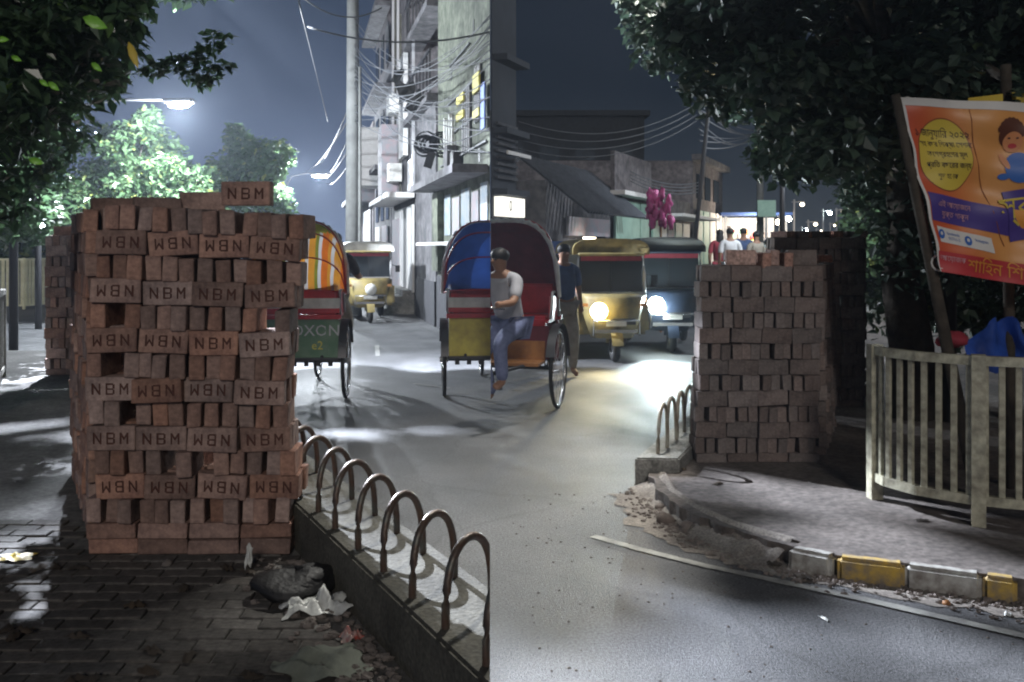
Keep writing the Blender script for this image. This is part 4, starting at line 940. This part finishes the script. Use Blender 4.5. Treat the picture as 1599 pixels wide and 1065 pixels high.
bwall(b4, 'wall', yat(583), yat(560), ROAD, 6.5, 'wall_pink'); bpart(b4, 'shutter', 581, 571, 0, 0, 'shutter', .05, .05, ztop=3, zbot=.1); bpart(b4, 'ledge', 583, 561, 0, 0, 'wall_grey', .05, .8, ztop=3.6, zbot=3.4)
# poles
def pole(label, xp, d, h, r, m='wood_pole', arms=0, group='utility poles', lean=0):
    t = thing('utility_pole', label, 'pole', (px(xp, 0, d).x, d, ROAD), 0, group)
    MB().tube([(0, 0, 0), (lean*.5, 0, h*.5), (lean, 0, h)], r, 10, r2=r*.65).build('post', m, t, True)
    for i in range(arms):
        z = h-.5-.55*i; a = MB().box((lean, -.12, z), (1.3, .07, .08)).build('crossarm', 'dark_metal', t)
        for q in (-.55, -.2, .2, .55): MB().blob((lean+q, -.12, z+.11), (.04, .04, .07), 1, 8, 6, 0).build('insulator', 'white', a, True)
    return t
pole('thick concrete utility pole rising beside the left street buildings', 551, 24, 10.5, .20)
pole('thin pale pipe pole just right of the thick utility pole', 562, 23, 6.0, .05)
pole('slender utility pole with cables above the lit market stalls', 1187, 30, 6.6, .13, arms=1)
pole('dark metal pole rising above the tin roof shop', 1072, 20, 9.0, .05, 'cable', lean=.9)
def cable(p0, p1, sag, r, label, group):
    a, c = Vector(p0), Vector(p1)
    pts = [a.lerp(c, i/16)-Vector((0, 0, sag*4*(i/16)*(1-i/16))) for i in range(17)]
    tag(MB().tube(pts, r, 5).build('overhead_cable', 'cable', None, True), label, 'cable', group)
GL = 'overhead cables of the left street'
cable(px(480, 42, 14), px(765, 50, 13.2), .18, .014, 'thick sagging cable crossing the whole width before the buildings', GL)
cable(px(470, -6, 16), px(596, 12, 17), .25, .013, 'pale cable sagging from the top to the utility pole', GL)
cable(px(466, 0, 15), px(512, 190, 32), .0, .012, 'steep cable dropping through the open sky', GL)
for i in range(18):
    y0 = 24+rnd.uniform(-.5, .5)
    cable(px(552, rnd.uniform(20, 190), 24), px(765, rnd.uniform(0, 240), 14.3), rnd.uniform(.1, .9), rnd.uniform(.006, .011), 'thin cable strung from the utility pole to the greenish building', GL)
for i in range(5): cable(px(552, 150+24*i, 24), px(rnd.uniform(440, 520), 262+6*i, 60), .3, .02, 'distant cable running down the left street', GL)
cb = MB()
for i in range(22):
    c = px(680, 226, yat(686)-.6); a = rnd.uniform(0, 6); cb.ring(c+Vector((rnd.uniform(-.25, .25), 0, rnd.uniform(-.08, .08))), rnd.uniform(.1, .22), .012, 'Y', 14, 4)
cb.box(px(671, 250, yat(686)-.7), (.16, .14, .32), (0, .3, 0)); tag(cb.build('cable_tangle', 'black'), 'tangled black cable coil with small box hanging before the wall', 'cable coil')
for i, (xp, yp, w, h, lab) in enumerate([(634, 145, .35, .45, 'dark cloth hanging from cables left of the balcony'), (620, 120, .2, .35, 'small dark cloth scrap caught high on the cables'), (648, 160, .22, .5, 'pointed black tarp hanging beside the balcony')]):
    b = crumple(w, h, .08, 50+i, 8); o = b.build('hanging_cloth', 'black', None, True, px(xp, yp, 20.4), (R(90), .3*i, .2)); tag(o, lab, 'cloth')

# ================================================================= right background
FR = lambda y: .42*(y-15.6)
FS = -1
def yatr(xp):
    k = (xp-HX)/F; return 15.6*.42/(.42-k)
def rwall(b, name, ya, yb_, z0, z1, m, depth=6):
    o = MB().prism([(FR(ya), ya), (FR(yb_), yb_), (max(FR(yb_)-depth, .01), yb_), (max(FR(ya)-depth, .01), ya)], z0, z1).build(name, m)
    o.parent = b; o.matrix_parent_inverse = Matrix.Translation(-Vector(b.location)); return o
def rpart(b, name, xp0, xp1, z0, z1, m, off=0, th=.06):
    y0, y1 = yatr(xp0), yatr(xp1); q = MB(); box_between(q, FR(y0), y0, FR(y1), y1, th, z0, z1, 0, off); o = q.build(name, m)
    o.parent = b; o.matrix_parent_inverse = Matrix.Translation(-Vector(b.location)); return o
r1 = thing('building', 'dark tall building with louvred balcony at the left end of the right street', 'building', (0, 15.6, ROAD))
rwall(r1, 'wall', 15.66, yatr(806), ROAD, 6.2, 'wall_dark')
for z in (2.35, 3.35, 4.55): rpart(r1, 'balcony_slab', 770, 806, z, z+.1, 'wall_dark', .0, .25)
for q in range(9): rpart(r1, 'louvre', 772, 803, 3.5-q*.11, 3.5-q*.11+.05, 'wall_base', .02, .05)
rpart(r1, 'balcony_light_strip', 768, 805, 3.0, 3.06, 'shutter', .26, .03)
bs = rpart(r1, 'light_box', 770, 806, 2.0, 2.32, 'signlight', .02, .14); bs['label'] = 'glowing white sign box'
me = text_mesh('0', .26, 'black', .002)
lo = link('sign_figure', me, bs, None, None); lo.matrix_parent_inverse = bs.matrix_world.inverted()
rpart(r1, 'shop_front', 770, 806, ROAD, 1.5, 'wall_base', .01, .05)
dg_ = math.atan2(1, .42)
lo.matrix_world = Matrix.Translation((FR(15.92)+.20, 15.92-.09, 2.16-0)) @ Euler((R(90), 0, dg_)).to_matrix().to_4x4()
r2 = thing('building', 'unlit block rising darkly behind the tin roofed shop', 'building', (3, 40, ROAD))
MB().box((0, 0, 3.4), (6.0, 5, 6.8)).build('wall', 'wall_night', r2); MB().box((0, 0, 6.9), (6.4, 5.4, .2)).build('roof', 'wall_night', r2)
for i in range(4):
    for j in range(2): MB().box((-2.1+1.4*i, -2.52, 2.6+2.4*j), (.8, .05, 1.2)).build('window', 'glass', r2)
r3 = thing('shop', 'low shop with corrugated tin roof and green shutter behind the yellow auto rickshaw', 'shop', (FR(21), 21, ROAD))
yA, yB = yatr(852), yatr(1008)
rwall(r3, 'wall', yA, yB, ROAD, 2.75, 'wall_grey')
tr = MB()
for i in range(26):
    y0 = yatr(858)+(yatr(962)-yatr(858))*i/26; x0 = FR(y0); tr.tube([(x0-.6, y0, 3.25), (x0+.75, y0-.2, 2.15)], .045, 6)
o = tr.build('tin_roof', 'tin'); o.parent = r3; o.matrix_parent_inverse = Matrix.Translation(-Vector(r3.location))
rpart(r3, 'sign_board', 880, 945, 1.72, 2.1, 'poster2', .06, .05)
rpart(r3, 'shutter', 952, 990, .9, 2.6, 'shutter_green', .1, .05); rpart(r3, 'shutter', 992, 1005, .9, 2.6, 'shutter_green', .1, .05)
rpart(r3, 'parapet', 950, 1008, 2.75, 3.7, 'wall_pink', .05, .1); rpart(r3, 'ledge', 946, 1010, 2.68, 2.78, 'shutter', .1, .35)
rpart(r3, 'tarpaulin', 850, 930, 1.35, 1.6, 'blu_sign', .1, .7); rpart(r3, 'tube_light', 888, 905, 1.65, 1.69, 'warm', .3, .05)
r4 = thing('building', 'grey market building with shuttered front left of the lit stalls', 'building', (FR(30), 30, ROAD))
rwall(r4, 'wall', yatr(1082), yatr(1128), ROAD, 4.3, 'wall_pink'); rpart(r4, 'ledge', 1080, 1128, 4.3, 4.5, 'wall_grey', .0, .3)
for q in range(4): rpart(r4, 'shutter', 1085+q*10, 1093+q*10, .1, 2.7, 'shutter' if q > 1 else 'shutter_green', .05, .05)
for q in range(3): rpart(r4, 'window', 1087+q*13, 1095+q*13, 3.1, 3.9, 'glass', .01, .03)
r5 = thing('building', 'pale shop row between the tin roofed shop and the market building', 'building', (FR(26), 26, ROAD))
rwall(r5, 'wall', yatr(1010), yatr(1078), ROAD, 2.9, 'wall_grey'); rpart(r5, 'awning', 1012, 1076, 2.3, 2.38, 'shutter', .05, .9)
for q in range(5): rpart(r5, 'shutter', 1014+q*12, 1024+q*12, .1, 2.2, ('shutter_green', 'shutter', 'poster2')[q % 3], .05, .05)
# lit market stalls
ms = thing('market_stall', 'brightly lit market stall hung with snack packets behind the people', 'market stall', (px(1172, 0, 36).x, 36, ROAD))
MB().box((0, .8, 1.4), (2.2, .1, 2.8)).build('back_wall', 'wall_glow', ms); MB().box((0, 0, 2.9), (2.6, 1.8, .1)).build('awning', 'blu_sign', ms); MB().box((0, -.5, .5), (2.2, .6, 1.0)).build('counter', 'brown_wood', ms)
for sx in (-1.1, 1.1): MB().box((sx, -.7, 1.4), (.08, .08, 2.8)).build('post', 'silver', ms)
cols = ['cl_white', 'red', 'yel_sign', 'wall_pink', 'shutter_green', 'brown_wood']
for i in range(26):
    x, z = rnd.uniform(-1, 1), rnd.uniform(1.5, 2.6); link('snack_packet', MB().box((0, 0, 0), (.16, .05, .22)).mesh('p', rnd.choice(cols)), ms, (x, -.5+rnd.uniform(-.2, .2), z), (0, rnd.uniform(-.2, .2), 0))
for x in (-.7, .1, .8):
    MB().blob((x, -.75, 2.6), (.09, .09, .11), 1, 10, 8, 0).build('bulb', 'warm', ms, True)
L = bpy.data.lights.new('stall_light', 'POINT'); L.energy = 260; L.color = (1, .85, .65); L.shadow_soft_size = .2; lo = bpy.data.objects.new('stall_light', L); C.objects.link(lo); lo.parent = ms; lo.location = (0, -1.2, 2.4)
sb = thing('sign_board', 'small green sign board on the pole above the stall', 'sign', (px(1197, 0, 29).x, 29, 2.4)); MB().box((0, 0, .25), (.55, .05, .5)).build('panel', 'shutter_green', sb); MB().box((0, .04, -.9), (.05, .05, 2.3)).build('post', 'silver', sb)
for i, (xp, w, h, m, lab) in enumerate([(1232, 2.0, 2.0, 'shutter_green', 'pale green low kiosk right of the lit stall'), (1262, 3.0, 1.9, 'wall_grey', 'grey low kiosk far down the right street'), (1300, 3.4, 2.1, 'poster', 'bluish shop far down the right street'), (1345, 3.2, 2.4, 'wall_pink', 'pinkish shop nearest the far trees')]):
    d = 44+4*i; k = thing('kiosk', lab, 'kiosk', (px(xp, 0, d).x, d, ROAD)); MB().box((0, 0, h/2), (w, 2, h)).build('wall', m, k); MB().box((0, -.3, h+.08), (w+.4, 2.8, .1)).build('roof', 'white', k); MB().box((0, -1.02, h*.45), (w*.5, .04, h*.6)).build('shutter', 'shutter', k)
for i in range(9):
    d = 34+3.5*i; xp = [1218, 1240, 1262, 1285, 1306, 1322, 1252, 1275, 1296][i]
    t = thing('light_pole', 'thin pole with a small lit bulb far down the right street', 'pole', (px(xp, 0, d).x, d, ROAD), 0, 'far light poles'); h = 2.2+rnd.uniform(0, 1.5)
    MB().tube([(0, 0, 0), (0, 0, h)], .04, 6).build('post', 'silver', t); MB().box((.15, 0, h-.1), (.5, .03, .03)).build('arm', 'silver', t); MB().blob((.3, -.05, h-.2), (.09, .09, .07), 1, 8, 6, 0).build('bulb', 'warm' if i % 3 else 'headw', t, True)
# candy floss bags
pk = thing('balloon_bunch', 'bunch of bright pink bags on a stick above the vendors', 'balloons', (px(1032, 0, 19).x, 19, ROAD))
MB().tube([(0, 0, 0), (0, 0, 2.3)], .02, 6).build('stick', 'brown_wood', pk)
for i in range(30): MB().blob((rnd.uniform(-.24, .24), rnd.uniform(-.15, .15), 2.4+rnd.uniform(-.3, .35)), (.055, .05, .11), i, 9, 7, .5).build('bag', 'pinkfloss', pk, True)
person('vendor in pale shirt holding up the pink bags', px(1020, 0, 19).x, 19.2, ROAD, R(10), 'cl_khaki', 'cl_dark', h=1.75)
GR = 'overhead cables of the right street'
for i in range(9): cable(px(1090+rnd.uniform(-5, 5), 150+10*i, 20), px(1187, 205, 30), rnd.uniform(.1, .5), .012, 'thin cable strung between the poles of the right street', GR)
for i in range(7): cable(px(1187, 205+3*i, 30), px(1330+8*i, 300, 45), rnd.uniform(.2, .6), .015, 'thin cable running down the right street', GR)
for i in range(4): cable(px(985, 268+5*i, 22), px(1090, 285+5*i, 24), .15, .014, 'thin cable above the pale shop row', GR)
for i in range(4): cable(px(810, 190+14*i, 16.5), px(1090, 160+9*i, 20), .4, .008, ('topmost', 'second from top', 'third from top', 'lowest')[i]+' of the thin cables crossing the dark sky over the shops', GR)
MB_ = MB().box((0, 0, 0), (.42, .12, .10)); tag(MB_.build('lit_patch_block', 'conc_r', None, loc=(2.62, 10.1, PR+.05)), 'pale block standing in for a lit patch on the ground between brick stack and cream fence', 'lit patch')  # lit patch of ground built as a pale block

# ================================================================= cream fence
fence_run('cream painted steel slat fence curving round the right pavement', [(2.44, 6.14), (2.45, 5.95), (2.55, 5.74), (2.78, 5.52), (3.1, 5.38), (3.55, 5.30), (4.5, 5.22), (6.0, 5.1)], .97, 0, 'cream', PR, step=.084, rails=(.15, .975), sw=.034, post_every=[.03, .76, 1.9, 3.2], postw=.075)
pb = MB().grid(lambda u, v: (.30*(u-.5)*(1.1+.3*math.sin(5*v)), .05*math.sin(9*u+4*v), .34*(v-.5)*(1-.3*abs(u-.5))+.03*math.sin(12*u)), 14, 14)
tag(pb.build('plastic_sheet', 'plastic_blue', None, True, (3.35, 6.3, .86)), 'crumpled blue plastic sheet behind the cream fence', 'plastic sheet').rotation_euler = (.1, .1, 0)
tag(MB().blob((0, 0, 0), (.10, .08, .05), 3, 12, 8, .2).build('red_cloth', 'cl_red', None, True, (2.98, 6.2, .90)), 'small dark red cloth bundle beside the blue sheet behind the fence', 'cloth')

# ================================================================= banner
BD = 5.95
def bxz(xp, yp): return (xp-HX)*BD/F, EYE-(yp-HY)*BD/F
def by(x, z): return BD+.030*math.sin(5*x+3*z)+.014*math.sin(14*x-9*z+1)+.010*math.sin(23*z+5*x)*max(0, 1.7-abs(x-2.9))+.02*(z-1.8)
bt_ = thing('banner', 'large orange and red printed festival banner tied to a leaning pole', 'banner', (2.6, BD, PR))
OFF = Vector((2.6, BD, PR))
def sheet(fn, nu, nv, m, name, lift, parent):
    b = MB()
    def f(u, v):
        x, z = bxz(*fn(u, v)); return Vector((x, by(x, z)-lift, z))-OFF
    b.grid(f, nu, nv); return b.build(name, m, parent, True)
def quad(tl, tr_, br, bl_): return lambda u, v: (lambda a, c: (a[0]+(c[0]-a[0])*v, a[1]+(c[1]-a[1])*v))((tl[0]+(tr_[0]-tl[0])*u, tl[1]+(tr_[1]-tl[1])*u), (bl_[0]+(br[0]-bl_[0])*u, bl_[1]+(br[1]-bl_[1])*u))
mb = bpy.data.materials.new('banner_print'); mb.use_nodes = True; nn = mb.node_tree; tcn = nn.nodes.new('ShaderNodeTexCoord'); sp = nn.nodes.new('ShaderNodeSeparateXYZ'); cr = nn.nodes.new('ShaderNodeValToRGB')
nn.links.new(tcn.outputs['Object'], sp.inputs[0])
mr = nn.nodes.new('ShaderNodeMath'); mr.operation = 'MULTIPLY_ADD'; mr.inputs[1].default_value = .9; mr.inputs[2].default_value = .1
ma = nn.nodes.new('ShaderNodeMath'); ma.operation = 'MULTIPLY_ADD'; ma.inputs[1].default_value = .22
nn.links.new(sp.outputs['Z'], ma.inputs[0]); nn.links.new(sp.outputs['X'], ma.inputs[2]); 
ms_ = nn.nodes.new('ShaderNodeMath'); ms_.operation = 'SUBTRACT'; ms_.inputs[1].default_value = .42; nn.links.new(ma.outputs[0], ms_.inputs[0])
nn.links.new(ms_.outputs[0], mr.inputs[0]); nn.links.new(mr.outputs[0], cr.inputs[0])
e = cr.color_ramp.elements; e[0].position = .05; e[0].color = (.50, .045, .03, 1); e[1].position = .55; e[1].color = (.66, .30, .085, 1); q = e.new(.28); q.color = (.60, .12, .04, 1)
nn.links.new(cr.outputs[0], nn.nodes['Principled BSDF'].inputs['Base Color']); nn.nodes['Principled BSDF'].inputs['Roughness'].default_value = .45
M['ban'] = mb
M['b_white'] = mat('print_white', (.66, .64, .60), .6); M['b_yel'] = mat('print_yellow', (.62, .47, .06), .5); M['b_vio'] = mat('print_violet', (.07, .045, .24), .5); M['b_blue'] = mat('print_blue', (.04, .14, .45), .5)
M['b_red'] = mat('print_red', (.48, .04, .045), .5); M['b_or'] = mat('print_orange', (.72, .30, .05), .5); M['b_blk'] = mat('print_black', (.03, .02, .03), .5); M['b_pink'] = mat('print_pink', (.6, .32, .35), .5); M['b_skin'] = mat('print_skin', (.62, .25, .10), .5); M['b_hair'] = mat('print_brown', (.10, .03, .015), .5); M['b_line'] = mat('print_line', (.30, .09, .03), .5)
ban = sheet(quad((1411, 152), (1960, 190), (1960, 500), (1468, 424)), 70, 40, 'ban', 'banner_sheet', 0, bt_)
sheet(quad((1409, 150), (1960, 182), (1960, 198), (1412, 163)), 60, 2, 'b_white', 'hem', .004, ban)
sheet(quad((1409, 150), (1413, 150), (1472, 424), (1467, 424)), 2, 30, 'b_white', 'hem', .003, ban)
def disc(cx, cy, rx, ry, m, name, lift=.004, sk=0, n=40):
    b = MB(); vs = []
    for k in range(5):
        for j in range(n):
            a = 2*math.pi*j/n; x, z = bxz(cx+rx*(k/4)*math.cos(a)-sk*(ry*(k/4)*math.sin(a)), cy-ry*(k/4)*math.sin(a)); vs.append(Vector((x, by(x, z)-lift, z))-OFF)
    b.add(vs, [(k*n+j, k*n+(j+1) % n, (k+1)*n+(j+1) % n, (k+1)*n+j) for k in range(4) for j in range(n)]); return b.build(name, m, ban, True)
disc(1479, 241, 42, 58, 'b_line', 'print_circle_edge', .003, .12); disc(1479, 241, 40.5, 56, 'b_yel', 'print_circle', .0045, .12)
def btext(s, xp, yp, size, m, slant=.10, rot=-.05, sx=1.0, lift=.008):
    me = text_mesh(s, size*BD/F, m, 0); x0, z0 = bxz(xp, yp)
    for v in me.vertices:
        x = v.co.x*sx; z = v.co.y; X = x0+x*math.cos(rot)-z*slant; Z = z0+z+x*math.sin(rot); p = Vector((X, by(X, Z)-lift, Z))-OFF; v.co = p
    return link('lettering', me, ban)
btext('১ জানুয়াির ২০২২', 1474, 208, 17, 'b_blk', .14, -.08, .70)
btext('সহ বছর িশক্ষা েসশনে', 1480, 225, 12, 'b_blk', .14, -.05, .72)
btext('অংশগ্রহেণর মূল', 1481, 241, 12, 'b_blk', .14, -.05, .72)
btext('প্রিত বছেরর জন্য', 1484, 258, 12, 'b_blk', .14, -.05, .72)
btext('শুভ হোক', 1484, 275, 11, 'b_blk', .14, -.05, .72)
sheet(quad((1447, 299), (1573, 326), (1597, 372), (1456, 343)), 24, 6, 'b_vio', 'print_band', .004, ban)
btext('এই আেয়াজেন', 1490, 322, 12, 'b_pink', .1, -.15, .8); btext('যুক্ত থাকুন', 1493, 337, 12, 'b_pink', .1, -.15, .8)
sheet(quad((1573, 326), (1598, 372), (1960, 430), (1960, 372)), 20, 4, 'b_or', 'print_band', .0035, ban)
sheet(quad((1463, 352), (1551, 372), (1555, 396), (1467, 377)), 16, 4, 'b_white', 'print_strip', .004, ban)
for xp, yp in ((1470, 365), (1512, 376)): disc(xp, yp, 5.5, 7.5, 'b_blue', 'print_icon', .007); disc(xp, yp-1, 2.2, 3, 'b_white', 'print_icon', .009)
btext('facebook', 1490, 366, 7, 'b_blue', .1, -.2, .8); btext('01711-203040'[:7], 1490, 374, 7, 'b_blue', .1, -.2, .8); btext('Instagram', 1534, 377, 7, 'b_blue', .1, -.2, .8)
sheet(quad((1463, 391), (1960, 470), (1960, 502), (1468, 424)), 50, 6, 'b_red', 'print_band', .004, ban)
btext('আেয়াজক', 1486, 405, 12, 'b_pink', .08, -.16, .8); btext('শািহন িশক্ষা পিরবার', 1618, 432, 27, 'b_or', .08, -.16, .95)
b = MB()
pts = []
for i in range(13):
    u = i/12; xp, yp = 1515+20*u+38*u*u, 170+215*u; x, z = bxz(xp, yp); pts.append(Vector((x, by(x, z)-.004, z))-OFF)
b.tube(pts, .0022, 5); b.build('print_line', 'b_line', ban)
# plain child figure printed on the banner
disc(1577, 211, 17, 20, 'b_hair', 'print_hair', .005)
for a in range(9): disc(1577+17*math.cos(.35*a), 208-19*math.sin(.35*a), 5, 6, 'b_hair', 'print_hair', .0052, 0, 10)
disc(1581, 222, 14, 16, 'b_skin', 'print_face', .008); disc(1581, 228, 6, 4, 'b_red', 'print_mouth', .010)
for q in (1575, 1587): disc(q, 216, 2.0, 1.2, 'b_blk', 'print_eye', .010)
disc(1590, 262, 21, 24, 'b_blue', 'print_shirt', .006); disc(1569, 252, 5, 12, 'b_skin', 'print_arm', .0066, .4); disc(1567, 276, 8, 5, 'b_blue', 'print_sleeve', .007)
sheet(quad((1566, 300), (1660, 285), (1672, 360), (1583, 378)), 14, 8, 'b_vio', 'print_badge', .009, ban); btext('স্কু', 1590, 325, 50, 'b_yel', .05, .12, .8, .013)
MB().tube([Vector((3.12, 6.12, PR-.1))-OFF, Vector((2.78, 6.03, 1.3))-OFF, Vector((2.525, 5.99, 2.45))-OFF], .045, 10, r2=.028).build('leaning_pole', 'bark', bt_, True)
for zz in (2.38, 1.4): MB().ring(Vector((2.60 if zz > 2 else 2.80, 5.99, zz))-OFF, .05, .006, 'Y', 12, 4).build('tie', 'b_white', bt_)
yb = thing('banner', 'yellow banner edge showing behind the top of the orange banner', 'banner', (3.0, 6.4, PR)); O2 = Vector((3.0, 6.4, PR))
b = MB(); b.grid(lambda u, v: Vector((px(1512+440*u, 0, 6.3).x, 6.3+.03*math.sin(9*u), px(0, 153-58*u+90*v, 6.3).z))-O2, 20, 8); b.build('banner_sheet', 'b_yel', yb, True)
MB().tube([Vector((3.45, 6.36, PR-.1))-O2, Vector((3.4, 6.34, 2.7))-O2], .035, 8).build('pole', 'bark', yb, True)

# ================================================================= night haze
hz = MB().box((0, 60, 6), (180, 140, 15)); ho = hz.mesh('haze', [])
hm = bpy.data.materials.new('haze'); hm.use_nodes = True; hn = hm.node_tree; hn.nodes.clear()
pv_ = hn.nodes.new('ShaderNodeVolumePrincipled'); pv_.inputs['Color'].default_value = (.72, .82, 1, 1); pv_.inputs['Density'].default_value = HAZE; pv_.inputs['Anisotropy'].default_value = .55
om = hn.nodes.new('ShaderNodeOutputMaterial'); hn.links.new(pv_.outputs[0], om.inputs['Volume'])
ho.materials.clear(); ho.materials.append(hm); tag(link('haze', ho), kind='stuff')
